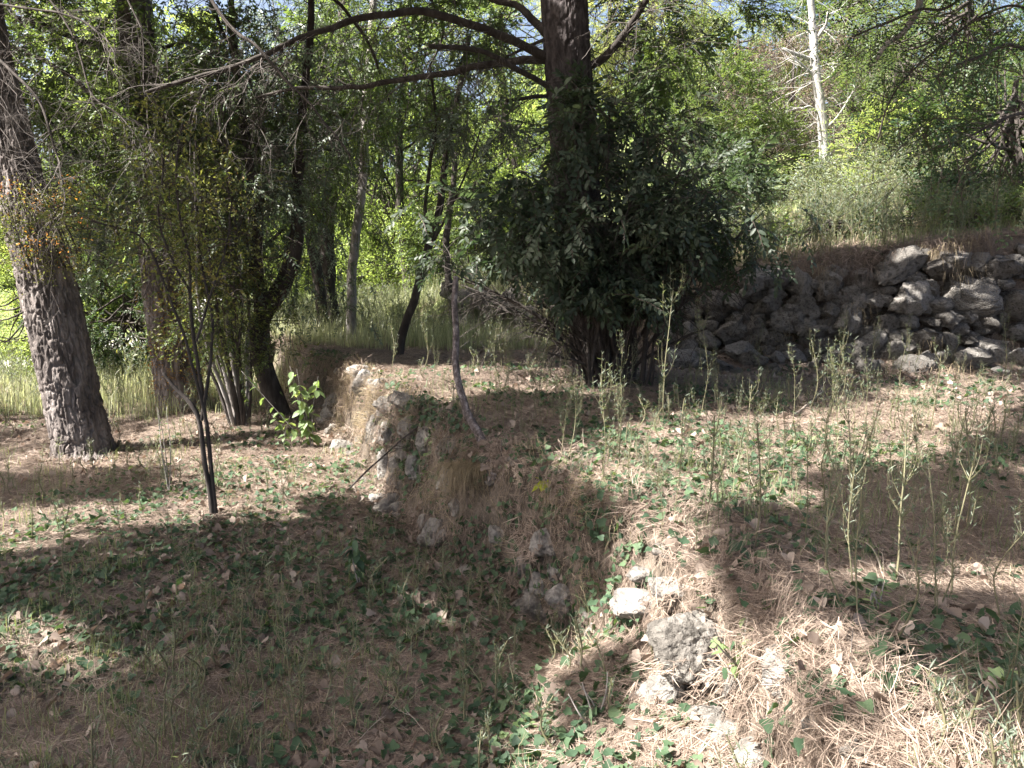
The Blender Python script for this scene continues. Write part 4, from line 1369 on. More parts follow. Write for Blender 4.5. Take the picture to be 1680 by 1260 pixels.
def needle_clump(seed, n=60, rad=.13, L=.095, w=.00095, lift=.022):
    g = np.random.default_rng(seed)
    mb = MB()
    a = g.random(n) * 6.28
    T = np.stack([g.normal(0, rad * .6, n), g.normal(0, rad * .6, n), g.random(n) * lift + .004], -1)
    main = g.random() * 6.28
    a = main + g.normal(0, 1.1, n)
    D = np.stack([np.cos(a), np.sin(a), g.normal(.02, .16, n)], -1)
    for s in (1, -1):
        v = np.array([(0, -w, 0), (0, w, 0), (L * .55, w * .8 + s * L * .05, .004), (L * .55, -w * .8 + s * L * .05, .004), (L, s * L * .12, -.002)])
        k = len(T)
        Rm = frames(D, roll=g.normal(0, .5, k))
        vv = np.einsum('kij,nj->kni', Rm, v) * (.6 + .6 * g.random((k, 1, 1))) + T[:, None, :]
        idx = (np.arange(k) * 5)[:, None]
        q = idx + np.array([0, 3, 2, 1])
        t = idx + np.array([3, 4, 2])
        mb.add(vv.reshape(-1, 3), q, t, np.repeat(g.random(k) * .97, 5))
    return mb

def lobed(L, lobes, depth, cup, g, wide=.62):
    """lobed oak- or ivy-like blade as a fan"""
    m = lobes * 2 + 1
    ang = np.linspace(-math.pi * .93, math.pi * .93, m * 2 + 1)
    r = L * .5 * (1 - depth * (np.cos(ang * lobes) * .5 + .5)) * (.85 + .25 * g.random(len(ang)))
    x = np.cos(ang) * r + L * .45
    y = np.sin(ang) * r * wide * 1.2
    z = cup * (np.abs(y) ** 1.2) * 3 + g.normal(0, L * .035, len(ang)) + .15 * cup * x
    v = np.vstack([[L * .45, 0, 0], np.stack([x, y, z], -1)])
    k = len(ang)
    f = np.array([(0, i, i % k + 1) for i in range(1, k + 1)])
    return v, f

def leaf_pile(seed, n, L, lobes, depth, cup, spread, flat=.35, lift=.03, wide=.62):
    g = np.random.default_rng(seed)
    mb = MB()
    for i in range(n):
        s = lobed(L * g.uniform(.7, 1.2), lobes, depth, cup * g.uniform(-1, 1.4), g, wide)
        D = nrm(np.array([[g.normal(), g.normal(), g.normal(0, flat)]]))
        place(mb, s, frames(D, roll=g.normal(0, flat * 1.6, 1)), np.array([[g.normal(0, spread), g.normal(0, spread), .008 + lift * g.random()]]), [1], [g.random() * .95])
    return mb

def grass_tuft(seed, n, h, w, lean=.35, rad=.05):
    g = np.random.default_rng(seed)
    mb = MB()
    for i in range(n):
        a = g.random() * 6.28
        b = np.array([math.cos(a), math.sin(a), 0])
        hh = h * g.uniform(.5, 1.2)
        p0 = np.append(g.normal(0, rad, 2), 0)
        l = lean * g.uniform(.2, 1.5)
        sd = np.array([-b[1], b[0], 0]) * w
        p1 = p0 + b * l * hh * .3 + [0, 0, hh * .55]
        p2 = p0 + b * l * hh + [0, 0, hh * (.95 - l * .4)]
        mb.add([p0 - sd, p0 + sd, p1 + sd * .8, p1 - sd * .8, p2], [(0, 1, 2, 3)], [(3, 2, 4)], g.random() * .95)
    return mb

def herb_stalk(seed, h, leaf=.035, n=34, branches=4):
    """wispy upright weed with narrow leaves and a loose top"""
    g = np.random.default_rng(seed)
    mb = MB()
    Q = jitter(spline([(0, 0, 0), (g.normal(0, .04), g.normal(0, .04), h * .5), (g.normal(0, .08) * h, g.normal(0, .08) * h, h)], 12), .02, 3, seed)
    tube(mb, Q, (.0052, .0028), 4, var=1.0, cap=False)
    arms = [Q]
    for k in range(branches):
        i = g.integers(4, 11)
        a = g.random() * 6.28
        q = spline([Q[i], Q[i] + np.array([math.cos(a) * .05, math.sin(a) * .05, .08]) * h * 1.5, Q[i] + np.array([math.cos(a) * .07, math.sin(a) * .07, .2]) * h * 1.3], 6)
        tube(mb, q, (.002, .001), 3, var=1.0, cap=False)
        arms.append(q)
    for q in arms:
        m = n if q is Q else n // 3
        i = g.integers(1 if q is Q else 0, len(q), m)
        a = g.random(m) * 6.28
        D = np.stack([np.cos(a), np.sin(a), .5 + .8 * g.random(m)], -1)
        place(mb, leaf_shape(leaf, leaf * .16, .2, .1, 1), frames(D, roll=g.normal(0, .6, m)), q[i] + g.normal(0, .006, (m, 3)), .5 + g.random(m), g.random(m) * .9)
    return mb

def scatter(name, label, cat, protos, P, yaw=None, scale=1.0, smin=.7, smax=1.3, align=True, seed=0, up=None, yawr=None, yaw0=0.0):
    g = np.random.default_rng(seed + 1000)
    P = np.asarray(P)
    k = len(P)
    nn = slope_rot(P[:, 0], P[:, 1]) if align else np.tile([0, 0, 1.0], (k, 1))
    if up is not None:
        nn = nrm(nn * (1 - up) + np.array([0, 0, 1.0]) * up)
    a = g.random(k) * 6.28318 if yawr is None else yaw0 + g.normal(0, yawr, k)
    t = np.stack([np.cos(a), np.sin(a), np.zeros(k)], -1)
    x = nrm(t - nn * (t * nn).sum(1, keepdims=True))
    y = np.cross(nn, x)
    Rm = np.stack([x, y, nn], -1)
    sy = np.sqrt(Rm[:, 0, 0] ** 2 + Rm[:, 1, 0] ** 2)
    eul = np.stack([np.arctan2(Rm[:, 2, 1], Rm[:, 2, 2]), np.arctan2(-Rm[:, 2, 0], sy), np.arctan2(Rm[:, 1, 0], Rm[:, 0, 0])], -1)
    me = bpy.data.meshes.new(name)
    me.vertices.add(k)
    me.vertices.foreach_set('co', P.astype(np.float32).ravel())
    at = me.attributes.new('rot', 'FLOAT_VECTOR', 'POINT')
    at.data.foreach_set('vector', eul.astype(np.float32).ravel())
    at = me.attributes.new('scl', 'FLOAT', 'POINT')
    at.data.foreach_set('value', (scale * g.uniform(smin, smax, k)).astype(np.float32))
    at = me.attributes.new('pick', 'INT', 'POINT')
    at.data.foreach_set('value', g.integers(0, len(protos), k).astype(np.int32))
    o = bpy.data.objects.new(name, me)
    COL.objects.link(o)
    c = bpy.data.collections.new('proto_' + name)
    for p in protos:
        c.objects.link(p)
    ng = bpy.data.node_groups.new('scatter_' + name, 'GeometryNodeTree')
    ng.interface.new_socket('Geometry', in_out='INPUT', socket_type='NodeSocketGeometry')
    ng.interface.new_socket('Geometry', in_out='OUTPUT', socket_type='NodeSocketGeometry')
    gi, go = ng.nodes.new('NodeGroupInput'), ng.nodes.new('NodeGroupOutput')
    ci = ng.nodes.new('GeometryNodeCollectionInfo')
    ci.inputs['Collection'].default_value = c
    ci.inputs['Separate Children'].default_value = True
    ci.inputs['Reset Children'].default_value = True
    ip = ng.nodes.new('GeometryNodeInstanceOnPoints')
    ip.inputs['Pick Instance'].default_value = True
    def attr(nm, ty):
        q = ng.nodes.new('GeometryNodeInputNamedAttribute')
        q.data_type = ty
        q.inputs['Name'].default_value = nm
        return next(s for s in q.outputs if s.enabled and s.name == 'Attribute')
    L = ng.links.new
    L(gi.outputs[0], ip.inputs['Points'])
    L(ci.outputs[0], ip.inputs['Instance'])
    L(attr('pick', 'INT'), ip.inputs['Instance Index'])
    e2r = ng.nodes.new('FunctionNodeEulerToRotation')
    L(attr('rot', 'FLOAT_VECTOR'), e2r.inputs[0])
    L(e2r.outputs[0], ip.inputs['Rotation'])
    L(attr('scl', 'FLOAT'), ip.inputs['Scale'])
    L(ip.outputs[0], go.inputs[0])
    md = o.modifiers.new('scatter', 'NODES')
    md.node_group = ng
    o['kind'] = 'stuff'
    tag(o, label, cat)
    return o

NSC = np.array([list(o_.location + wall_near.location) for o_ in wall_near.children])
NSR = np.array([max(o_.dimensions[0], o_.dimensions[1]) * .46 for o_ in wall_near.children])
def clear(P, f=1.0):
    d = np.linalg.norm(P[:, None, :2] - NSC[None, :, :2], axis=2)
    return P[~(d < NSR[None] * f).any(1)]
def frame_points(n, seed, y0=1.6, y1=13.0, power=1.0, xr=.75, extra=.6):
    """points on the ground spread evenly over the view, denser towards the viewer"""
    g = np.random.default_rng(seed)
    u = g.random(n)
    y = (y0 ** (1 - power) + u * (y1 ** (1 - power) - y0 ** (1 - power))) ** (1 / (1 - power)) if power != 1 else y0 * (y1 / y0) ** u
    x = g.uniform(-1, 1, n) * (y * xr + extra)
    return clear(np.stack([x, y, height(x, y)], -1))

def patchy(P, scale, thr, seed, soft=.12):
    g = np.random.default_rng(seed)
    v = fbm(np.stack([P[:, 0] * scale + seed, P[:, 1] * scale, 0 * P[:, 0]], -1), 3)
    return v + g.normal(0, soft, len(P)) > thr

def bank(P):
    rim = np.interp(P[:, 1], RIM[:, 0], RIM[:, 1])
    foot = np.interp(P[:, 1], FOOT[:, 0], FOOT[:, 1])
    return (P[:, 0] - foot) / (rim - foot)

ndl = [proto('needles', needle_clump(i).mesh('needles', M['needle'])) for i in range(6)]
P = np.vstack([frame_points(21000, 1, power=1.35, y1=14), frame_points(5000, 111, power=.6, y0=6, y1=17)])
P = P[patchy(P, .8, -.5, 3)]
scatter('pine_needles', 'reddish fallen pine needles carpeting the terraces', 'pine needles', ndl, P, scale=1.15, seed=1)
oak = [proto('dead_leaves', leaf_pile(20 + i, 5, .075, 3, .45, .5, .07).mesh('dead_leaves', M['litter'])) for i in range(5)]
P = frame_points(5600, 2, power=1.25, y1=13)
b = bank(P)
P = P[patchy(P, .6, -.2, 5) & ((b < .1) | (np.random.default_rng(4).random(len(P)) < .5))]
scatter('leaf_litter', 'curled pale brown oak leaves strewn over the lower ground', 'leaf litter', oak, P, scale=1.15, seed=2)
ivy = [proto('ivy_leaves', leaf_pile(40 + i, 7, .055, 3, .35, .25, .09, .3, .06, .85).mesh('ivy_leaves', M['lf_ivy'])) for i in range(6)]
P = frame_points(9500, 3, power=1.25, y1=12)
b = bank(P)
P = P[patchy(P, .9, .10, 8) | ((b < 0) & patchy(P, .75, .12, 8)) | ((b < 0) & (P[:, 0] < .2) & patchy(P, 1.1, .04, 9) & (P[:, 1] < 6.5))]
P = P[~((P[:, 1] < 4.2) & (P[:, 0] > -.7) & (np.random.default_rng(44).random(len(P)) < .6))]
scatter('ivy_ground_cover', 'small dark ivy leaves creeping through the litter', 'ivy', ivy, P, scale=.92, seed=3, up=.4)
gt = [proto('grass_tuft', grass_tuft(60 + i, 12, .17, .0018, .6, .05).mesh('grass_tuft', M['grass'])) for i in range(5)]
P = frame_points(2600, 4, power=1.2, y1=14)
P = P[patchy(P, .6, .0, 12)]
scatter('grass', 'thin green grass sprouting through the needles', 'grass', gt, P, scale=1.0, seed=4, up=.7)
st = [proto('dry_tuft', grass_tuft(70 + i, 14, .16, .0017, .9, .06).mesh('dry_tuft', M['straw'])) for i in range(5)]
P = frame_points(2300, 5, power=1.2, y1=14)
P = P[patchy(P, .8, .2, 15)]
scatter('dry_grass', 'pale dry grass tufts lying over the ground', 'dry grass', st, P, scale=.75, seed=5, up=.5)
# meadow grass further back
mg = [proto('meadow_tuft', grass_tuft(80 + i, 16, .38, .004, .35, .12).mesh('meadow_tuft', M['sunlit_grass'])) for i in range(4)]
g = np.random.default_rng(81)
x = g.uniform(-5.5, 1.2, 5200); y = g.uniform(12.2, 27, 5200)
x2 = g.uniform(-14, -3.6, 3000); y2_ = g.uniform(10.8, 20, 3000)
x3 = g.uniform(1.2, 10, 1300); y3 = np.interp(x3, L2[:, 0], L2[:, 1]) + .45 + g.random(1300) ** 1.4 * 7
X = np.concatenate([x, x2]); Y = np.concatenate([y, y2_])
ok = ~((X < -3.6) & (Y > 12.5) & (Y < 14) & (X > -4.5))
rd = np.interp(Y, rp[:, 1], rp[:, 0])
ok &= (X > rd + 1.6)
X, Y = X[ok], Y[ok]
scatter('meadow_grass', 'tall green grass, paled as if sunlit, on the far terraces and along the wall top', 'grass', mg, np.stack([X, Y, height(X, Y)], -1), scale=.9, smin=.4, smax=1.5, seed=6, up=.9)
tg = [proto('terrace_tuft', grass_tuft(88 + i, 14, .26, .003, .7, .14).mesh('terrace_tuft', M['straw' if i == 2 else 'grass'])) for i in range(4)]
scatter('terrace_grass', 'sparse uneven grass on the upper terrace behind the retaining wall', 'grass', tg, np.stack([x3, y3, height(x3, y3)], -1), scale=1.0, smin=.4, smax=1.5, seed=66, up=.9)
# needles and dry grass hanging over the retaining wall and on the bank
g = np.random.default_rng(82)
hx = g.uniform(1.2, 8.5, 700)
hy = np.interp(hx, L2[:, 0], L2[:, 1]) + np.where(g.random(700) < .5, g.uniform(.32, .8, 700), g.uniform(-.9, -.3, 700))
HP = np.stack([hx, hy, height(hx, hy)], -1)
HP = HP[fbm(HP * np.array([1.3, 1.3, 1.3]) + 4, 3) > -.12]
hang = [proto('thatch', needle_clump(90 + i, 60, .16, .15, .0022, .05).mesh('thatch', M['needle'])) for i in range(4)]
scatter('hanging_needles', 'matted brown needles draped over the retaining wall top and foot', 'pine needles', hang, HP, scale=1.0, seed=7)
def drape(seed, n, L, mat_w=.0018, down=1.25):
    g = np.random.default_rng(seed)
    mb = MB()
    for k in range(n):
        l = L * g.uniform(.4, 1.2)
        d = np.array([g.normal(0, .45), -.35 - .4 * g.random(), 0])
        t = np.linspace(0, 1, 5)[:, None]
        c = np.array([g.normal(0, .10), g.normal(0, .05), g.normal(0, .04)]) + d * l * .6 * t ** .7 + np.array([0, 0, 1.0]) * l * (.35 * t - down * t ** 2) + np.cumsum(g.normal(0, .010, (5, 3)), 0)
        w = mat_w * (1.1 - t)
        sd = nrm(np.array([1.0, g.normal(0, .5), g.normal(0, .3)]))
        mb.add(np.vstack([c - sd * w, c + sd * w]), [(i, i + 5, i + 6, i + 1) for i in range(4)], None, g.random() * .95)
    return mb
dr = [proto('drape', drape(300 + i, 60, .34, .0024).mesh('drape', M['deadbr' if i % 3 else 'straw'])) for i in range(6)]
g = np.random.default_rng(84)
dp = []
for x0, x1, y0, y1, n_ in ((1235, 1440, 425, 450, 60), (1330, 1430, 440, 520, 70), (1520, 1620, 395, 430, 40), (1560, 1640, 430, 470, 20), (1400, 1460, 410, 440, 20), (1230, 1320, 510, 590, 45), (1430, 1680, 570, 615, 60), (1130, 1240, 470, 500, 20), (1600, 1680, 520, 560, 14)):
    for _ in range(n_):
        q = ground_at(g.uniform(x0, x1), g.uniform(y0, y1))
        if g.random() < .16:
            dp.append(q + np.array([0, -.13, .06]))
sd_ = scatter('draped_needles', 'brown dead grass and needles hanging in mats over the stones of the retaining wall', 'dead grass', dr, dp, align=False, seed=17, yawr=.5)
nd = [proto('bank_drape', drape(320 + i, 44, .24, .0014).mesh('bank_drape', M['needle' if i % 2 else 'straw'])) for i in range(4)]
g = np.random.default_rng(85)
yy = g.uniform(4.4, 11.5, 180)
xx = np.interp(yy, RIM[:, 0], RIM[:, 1]) - g.uniform(-.02, .2, 180)
scatter('draped_bank_grass', 'dry grass and needles hanging over the low crumbling terrace wall', 'dead grass', nd, np.stack([xx, yy, height(xx, yy) + .03], -1), align=False, seed=18, yawr=1.2, yaw0=-1.2)
wh = [proto('wall_herb', herb_stalk(140 + i, .6, .05, 30, 5).mesh('wall_herb', M['lf_herb'])) for i in range(4)]
xx = g.uniform(1.5, 10, 700)
yy = np.interp(xx, L2[:, 0], L2[:, 1]) + .4 + 4 * g.random(700) ** 1.3
mx = g.uniform(-5, 1, 600); my = g.uniform(12.5, 24, 600)
mx2 = g.uniform(-11, -4, 400); my2 = g.uniform(10.8, 17, 400)
xx = np.concatenate([xx, mx, mx2]); yy = np.concatenate([yy, my, my2])
scatter('terrace_weeds', 'blue-green weeds standing in the far grass and above the retaining wall', 'weeds', wh, np.stack([xx, yy, height(xx, yy)], -1), align=False, seed=19)
g = np.random.default_rng(83)
yy = g.uniform(4.0, 13, 420)
ff = g.uniform(.3, 1.25, 420)
xx = np.interp(yy, FOOT[:, 0], FOOT[:, 1]) * (1 - ff) + np.interp(yy, RIM[:, 0], RIM[:, 1]) * ff
BP = np.stack([xx, yy, height(xx, yy)], -1)
bt = [proto('bank_tuft', grass_tuft(95 + i, 26, .22, .0018, 1.1, .05).mesh('bank_tuft', M['needle' if i % 2 else 'straw'])) for i in range(4)]
scatter('bank_grass', 'dry grass and needles hanging down the broken terrace bank', 'dry grass', bt, BP[patchy(BP, 1.2, .12, 3)], scale=.8, seed=8, up=.15)
g = np.random.default_rng(87)
bl = []
for c_, r_, n_ in ((gA, .36, 70), (gB, .28, 50), (gC, .5, 60), (gY, .2, 30), (gE, .2, 20), (gS, .06, 14)):
    a_ = g.random(n_) * 6.283
    rr_ = r_ * g.uniform(.8, 1.5, n_)
    bx, by = c_[0] + np.cos(a_) * rr_, c_[1] + np.sin(a_) * rr_
    bl.append(np.stack([bx, by, height(bx, by) + .015 + .05 * (g.random(n_))], -1))
for c_, r_ in zip(NSC, NSR):
    n_ = 1 if r_ < .1 else 5
    a_ = g.random(n_) * 6.283
    bx, by = c_[0] + np.cos(a_) * r_ * 1.15 + .03, c_[1] + np.sin(a_) * r_ * 1.15 + .02
    bl.append(np.stack([bx, by, np.maximum(height(bx, by), c_[2] - r_ * .3) + .02], -1))
scatter('base_litter', 'needles and bark litter piled against the feet of trunks and around stones', 'litter', hang + oak, np.vstack(bl), scale=.75, seed=87)
def twig_pile(seed):
    g = np.random.default_rng(seed)
    mb = MB()
    for k in range(4):
        d = nrm(np.array([g.normal(), g.normal(), g.normal(0, .08)]))
        twiggy(mb, np.array([g.normal(0, .08), g.normal(0, .08), .012 + .02 * g.random()]), d, g.uniform(.08, .24), .0028, 1, g, 0, .6, 2)
    return mb.mesh('twig_litter', M['twig' if seed % 3 else 'paletwig'])
tp_ = [proto('twig_litter', twig_pile(500 + i)) for i in range(6)]
P = frame_points(1500, 9, power=1.15, y1=12)
scatter('twig_litter', 'short broken twigs lying among the needles', 'twigs', tp_, P, scale=.7, smin=.5, smax=1.5, seed=90)
ww = [proto('wispy_weed', herb_stalk(160 + i, .62, .026, 40, 9).mesh('wispy_weed', M['lf_herb'])) for i in range(6)]
P = frame_points(340, 12, power=1.0, y0=2.6, y1=11)
P = P[(bank(P) > 1.05) & patchy(P, .7, -.1, 41)]
scatter('wispy_weeds', 'thin blue-green weeds scattered over the upper terrace among the taller stalks', 'weeds', ww, P, align=False, smin=.35, smax=1.15, seed=91)
# little herbs
g = np.random.default_rng(86)
yy = g.uniform(2.4, 11.5, 900)
ff = g.uniform(.1, 1.2, 900)
xx = np.interp(yy, FOOT[:, 0], FOOT[:, 1]) * (1 - ff) + np.interp(yy, RIM[:, 0], RIM[:, 1]) * ff
IP = np.stack([xx, yy, height(xx, yy) + .03], -1)
scatter('bank_ivy', 'ivy and small leaves growing on the crumbling terrace bank', 'ivy', ivy, IP[patchy(IP, 1.3, -.02, 31)], scale=.85, seed=31)
hs = [proto('herb', herb_stalk(110 + i, .24, .03, 22, 3).mesh('herb', M['lf_herb'])) for i in range(5)]
P = frame_points(1500, 6, power=1.1, y1=11)
P = P[patchy(P, .7, -.02, 21)]
scatter('herbs', 'low blue-green herbs dotted over both terraces', 'herbs', hs, P, scale=1.0, seed=9, up=.85)

# ------------------------------------------------------------------ individual weeds, plants, sticks
def lib_copy(meshes, name, label, cat, gp, group, s, rot, k):
    o = bpy.data.objects.new(name, meshes[k % len(meshes)])
    COL.objects.link(o)
    o.location = gp
    o.scale = (s, s, s)
    o.rotation_euler = (0, 0, rot)
    tag(o, label, cat, group)
    return o
tall = [herb_stalk(130 + i, 1.0, .038, 42, 10).mesh('tall_weed', M['lf_herb']) for i in range(6)]
WEEDS = [(1088, 700, 215), (1150, 690, 160), (1010, 760, 130), (985, 820, 200), (1035, 850, 150), (1105, 860, 180), (1180, 870, 130), (1250, 780, 120), (1345, 780, 190), (1375, 740, 140), (1430, 800, 150), (1275, 830, 170),
         (1320, 900, 190), (1240, 900, 120), (1395, 900, 150), (1060, 800, 110), (1130, 780, 120), (1560, 720, 110), (1600, 800, 140), (1510, 740, 90), (930, 720, 90), (855, 720, 100), (1470, 860, 160), (1655, 1180, 260), (1545, 960, 120), (1015, 700, 130), (880, 690, 110),
         (1300, 700, 110), (1210, 740, 90), (1420, 690, 100), (1090, 920, 160), (1140, 950, 150)]
ORD = 'first second third fourth fifth sixth seventh eighth ninth tenth eleventh twelfth thirteenth fourteenth fifteenth sixteenth seventeenth eighteenth nineteenth twentieth twenty-first twenty-second twenty-third twenty-fourth twenty-fifth twenty-sixth twenty-seventh twenty-eighth twenty-ninth thirtieth thirty-first thirty-second'.split()
WEEDS.sort()
for k, (a, b, hp) in enumerate(WEEDS):
    gp = ground_at(a, b)
    lib_copy(tall, 'tall_weed', ('knee-high ' if hp < 140 else 'tall ') + 'wispy weed stalk on the upper terrace, ' + ORD[k] + ' counting from the left', 'weed', gp, 'wispy weed stalks standing on the upper terrace', hp * gp[1] / F_PX * 1.05, k * 1.3, k)
LW = sorted([(490, 1225, 330), (275, 900, 130), (110, 1000, 200), (200, 940, 150), (330, 1080, 220), (60, 1180, 160), (140, 1060, 120), (430, 900, 90), (250, 820, 90)])
for k, (a, b, hp) in enumerate(LW):
    gp = ground_at(a, b)
    lib_copy(tall, 'tall_weed', 'thin dry weed stalk on the lower ground, ' + ORD[k] + ' from the left edge' if a != 490 else 'tallest pale weed stalk, rising alone from the bottom edge of the lower ground', 'weed', gp, 'weed stalks on the lower ground', hp * gp[1] / F_PX, k * 2.1, k + 2)

def leafy_plant(name, label, a, b, hpx, nleaf, L, Wd, mat, seed, cat='plant', wid=.5, spread=.25, drop=.35, nstem=1, top=(0, 0)):
    gp = ground_at(a, b)
    t = thing(name, label, cat, gp)
    g = np.random.default_rng(seed)
    h = hpx * gp[1] / F_PX
    qs = []
    st = MB()
    for s in range(nstem):
        e = gp + np.array([top[0] * gp[1] / F_PX + g.normal(0, spread * h * .35 * (nstem > 1)), g.normal(0, .05), h * g.uniform(.8, 1)])
        q = jitter(spline([gp, (gp + e) / 2 + g.normal(0, .02, 3), e], 16), .02, 3, s)
        tube(st, q, (.006, .002), 6)
        qs.append(q)
    st.obj('stem', M['greybark'], t)
    libs = []
    for k in range(4):
        s = leaf_shape(L, L * Wd, .25, .25, 2)
        m1 = MB()
        m1.add(s[0], None, s[1], .1 + .25 * k)
        libs.append(m1.mesh('leaf', M[mat]))
    for k in range(nleaf):
        q = qs[k % nstem]
        i = 2 + int(g.random() * 13)
        a_ = k * 2.4 + g.normal(0, .4)
        d = np.array([math.cos(a_), math.sin(a_), -drop + g.normal(0, .25)])
        o = bpy.data.objects.new('leaf', libs[k % 4])
        COL.objects.link(o)
        o.parent = t
        o.location = q[min(i, 15)] - gp
        o.rotation_euler = Matrix(frames(d[None], roll=g.normal(0, .4, 1))[0].tolist()).to_euler()
        sc = g.uniform(.65, 1.2)
        o.scale = (sc, sc, sc)
    return t
leafy_plant('leafy_plant', 'upright plant with soft pale green sunlit leaves at the foot of the terrace bank', 512, 738, 150, 90, .125, .55, 'lf_mull', 1, nstem=5, spread=.75, drop=.5)
leafy_plant('leafy_plant', 'dark drooping leafy plant on the shaded lower ground below the bank', 590, 975, 118, 30, .10, .5, 'lf_ivy', 2, nstem=2, spread=.2, drop=.6)
leafy_plant('leafy_plant', 'small leafy shoot in the sun left of the pale green plant', 466, 735, 60, 14, .09, .55, 'lf_mull', 3, nstem=2, spread=.4)
leafy_plant('leafy_plant', 'thin small-leaved shoot between leaning pine and sapling', 277, 812, 150, 70, .035, .5, 'lf_mid', 4, nstem=4, spread=.25, drop=-.1)
leafy_plant('yellow_leaf_plant', 'low plant with two large yellow-green leaves in the middle of the terrace rim', 892, 812, 26, 6, .11, .85, 'lf_yellow', 5, nstem=1, drop=.1)
leafy_plant('leafy_plant', 'green plant right behind the yellow-leaved one', 915, 775, 22, 12, .09, .45, 'lf_mull', 6, nstem=2, spread=.6, drop=0)
leafy_plant('leafy_plant', 'fresh green oval-leaved plant growing over the foremost pale stones', 1225, 1110, 110, 46, .052, .45, 'lf_mull', 7, nstem=6, spread=1.1, drop=.1)
leafy_plant('leafy_plant', 'dark green seedling with narrow leaves on the sunlit bank at bottom middle', 975, 1190, 90, 40, .06, .22, 'lf_ivy', 8, nstem=4, spread=.9, drop=.1)
leafy_plant('leafy_plant', 'pale narrow-leaved rosette on the lower ground near the bottom left', 285, 1130, 18, 12, .09, .16, 'lf_herb', 9, nstem=1, drop=0)
leafy_plant('leafy_plant', 'narrow-leaved shoot among the ivy at the lower right', 1440, 1010, 60, 40, .04, .25, 'lf_mull', 10, nstem=4, spread=.9, drop=-.2)

# grey-green sprawling sprig (lower right)
def sprig(label, pl, seed, n=90, L=.03, mat='lf_herb', lift=.06):
    g = np.random.default_rng(seed)
    Q = np.array([ground_at(a, b) for a, b in pl])
    Q[:, 2] += lift * np.sin(np.linspace(.2, 2.8, len(Q)))
    Q = spline(Q, 40)
    t = thing('sprawling_sprig', label, 'plant', Q[0])
    mb = MB()
    tube(mb, Q, (.004, .0015), 6)
    mb.obj('stem', M['paletwig'], t)
    mb = MB()
    i = (g.random(n) ** .6 * 39).astype(int)
    D = nrm(g.normal(0, 1, (n, 3)) + nrm(Q[-1] - Q[0]) * .8 + [0, 0, .5])
    place(mb, leaf_shape(L, L * .24, .2, .1, 2), frames(D), Q[i] + g.normal(0, .006, (n, 3)), .6 + .6 * g.random(n), g.random(n) * .9)
    mb.obj('leaves', M[mat], t)
sprig('grey-green sprig arching over needles, lower right of the stones', [(1600, 1150), (1560, 1110), (1520, 1085), (1450, 1060), (1400, 1050)], 1, 120)
sprig('second sprawling sprig crossing toward the right edge', [(1670, 1200), (1600, 1160), (1540, 1140), (1500, 1120)], 2, 90)
sprig('sunlit feathery sprig above the right-hand ivy leaves', [(1450, 960), (1430, 930), (1400, 915), (1370, 900)], 3, 140, .022, 'grass', .1)

# individual ivy leaves on vines in the foreground
def ivy_vine(label, pl, seed, n=12, L=.055):
    g = np.random.default_rng(seed)
    Q = np.array([ground_at(a, b) for a, b in pl])
    Q[:, 2] += .02
    Q = spline(Q, 30)
    t = thing('ivy_vine', label, 'ivy', Q[0], 'ivy vines trailing in the foreground')
    mb = MB()
    tube(mb, Q, (.003, .002), 5)
    mb.obj('stem', M['bark'], t)
    libs = []
    for k in range(4):
        v, f = lobed(L, 3, .34, .2, g, .85)
        m1 = MB()
        m1.add(v, None, f, .15 + .25 * k)
        libs.append(m1.mesh('leaf', M['lf_ivy' if seed % 2 else 'lf_mull']))
    for k in range(n):
        q = Q[int((k + .5) / n * 29)]
        o = bpy.data.objects.new('leaf', libs[k % 4])
        COL.objects.link(o)
        o.parent = t
        o.location = q - Q[0] + g.normal(0, .015, 3) + [0, 0, .025]
        o.rotation_euler = (g.normal(-.1, .35) + .25, g.normal(0, .35), g.random() * 6.28)
        sc = g.uniform(.7, 1.35)
        o.scale = (sc, sc, sc)
ivy_vine('ivy vine with angular leaves among needles right of the white stones', [(1380, 1060), (1420, 1100), (1470, 1130), (1500, 1180)], 1)
ivy_vine('pale ivy leaves at the bottom right corner', [(1520, 1200), (1580, 1215), (1640, 1180), (1670, 1130)], 2, 12, .06)
ivy_vine('ivy trailing down over the top of the largest white stone', [(1140, 950), (1150, 975), (1165, 1000), (1158, 1020)], 3, 12, .04)
ivy_vine('few bright ivy leaves at the bottom edge on sunlit litter', [(800, 1240), (840, 1225), (870, 1200), (890, 1180)], 4, 8, .055)
ivy_vine('ivy in shade on the lower ground left of bottom middle', [(330, 1050), (400, 1070), (460, 1090), (500, 1130)], 5, 18, .05)
ivy_vine('dark ivy cluster on the lower ground, upper left of the tallest weed', [(220, 900), (270, 910), (320, 925), (370, 915)], 7, 20, .06)
ivy_vine('ivy climbing between stones of the middle bank', [(700, 790), (705, 760), (715, 730), (730, 700)], 6, 18, .06)
ivy_vine('ivy on the shaded bank above the recessed stones', [(900, 880), (940, 890), (990, 900), (1020, 930)], 9, 16, .05)
ivy_vine('ivy patch on the sunlit upper terrace between weeds', [(1170, 740), (1230, 735), (1290, 745), (1330, 730)], 8, 16, .06)
ivy_vine('ivy leaves beside the foot of the thin plant, lower left', [(120, 1090), (170, 1070), (210, 1040), (250, 1045)], 11, 14, .05)

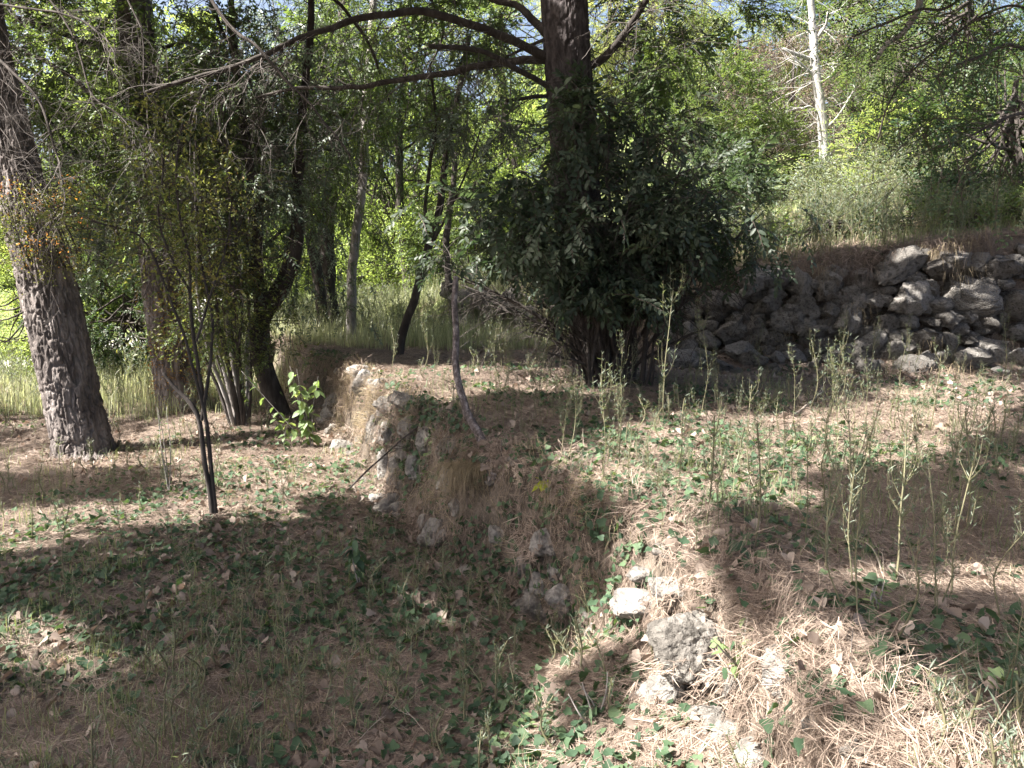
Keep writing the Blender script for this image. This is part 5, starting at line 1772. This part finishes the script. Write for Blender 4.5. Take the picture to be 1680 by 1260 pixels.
# dry grass tussock hanging at the rim
gT = ground_at(772, 775)
g = np.random.default_rng(14)
mb = MB()
for k in range(1000):
    a = g.uniform(0, 6.28)
    p0 = gT + np.array([g.normal(-.03, .07), g.normal(-.10, .05), .06])
    dr = np.array([math.cos(a) * .8 - .2, math.sin(a) * .6 - .35, 0])
    L_ = g.uniform(.10, .42)
    t_ = np.linspace(0, 1, 6)[:, None]
    c_ = p0 + dr * L_ * .75 * t_ ** .7 + np.array([0, 0, 1.0]) * (L_ * (.55 * t_ - 1.25 * t_ ** 2)) + np.array([0, 0, g.normal(0, .02)]) * t_ + np.cumsum(g.normal(0, .006, (6, 3)), 0)
    w_ = (.0017 * (1.05 - t_))
    sd = nrm(np.array([dr[1], -dr[0], .01]))
    vv = np.vstack([c_ - sd * w_, c_ + sd * w_])
    mb.add(vv, [(i, i + 6, i + 7, i + 1) for i in range(5)], None, g.random() * .8)
tus = mb.obj('grass_tussock', M['straw'], origin=gT)
tag(tus, 'shaggy dry grass tussock spilling over the rim at the foot of the dead crooked trunk', 'grass tussock')

# fallen sticks
def stick(label, pl, w, mat='twig', lift=.02, fork=3, seed=0, d=None):
    g = np.random.default_rng(seed)
    Q = np.array([ground_at(a, b) for a, b in pl]) if d is None else np.array([pt(a, b, dd) for (a, b), dd in zip(pl, d)])
    if d is None:
        Q[:, 2] += lift
    Q = jitter(spline(Q, 24), .015, 4, seed)
    s = Q[0][1] / F_PX
    mb = MB()
    tube(mb, Q, (w * .5 * s, w * .3 * s), 7)
    for k in range(fork):
        i = g.integers(6, 22)
        twiggy(mb, Q[i], nrm(Q[i] - Q[i - 1]) + g.normal(0, .5, 3), g.uniform(.1, .35), w * .22 * s, 1, g, 0, .5, 2)
    o = mb.obj('fallen_branch', M[mat], origin=Q[0], smooth=True)
    tag(o, label, 'branch')
stick('thin dark fallen branch leaning against the stones of the middle bank', [(565, 810), (610, 765), (655, 725), (685, 700)], 3.5, 'bark', .06, 4, 1, [7.2, 7.1, 7.0, 6.9])
stick('pale curved dead branch rising from the white foreground stones', [(1250, 1258), (1258, 1190), (1250, 1140), (1262, 1110)], 7, 'paletwig', .08, 3, 2)
stick('grey twig lying across the lower ground at bottom left', [(110, 1250), (150, 1230), (185, 1215)], 5, 'paletwig', .02, 2, 3)
stick('long dry stick on the grass at the back of the terrace, left of the bush', [(760, 575), (830, 560), (885, 548)], 4, 'paletwig', .1, 2, 4)
stick('broken stick on needles below the retaining wall', [(1300, 690), (1325, 672), (1350, 650)], 4, 'paletwig', .05, 3, 5)
stick('dark stick on the shaded litter left of the bank foot', [(560, 1130), (640, 1110), (700, 1095)], 4, 'bark', .02, 3, 6)
stick('brown twig on the sunlit bank right of the foreground stones', [(1340, 1180), (1385, 1130), (1400, 1100)], 5, 'twig', .05, 3, 7)

print('objects', len(scene.objects), 'tris', sum(len(m.polygons) for m in bpy.data.meshes))
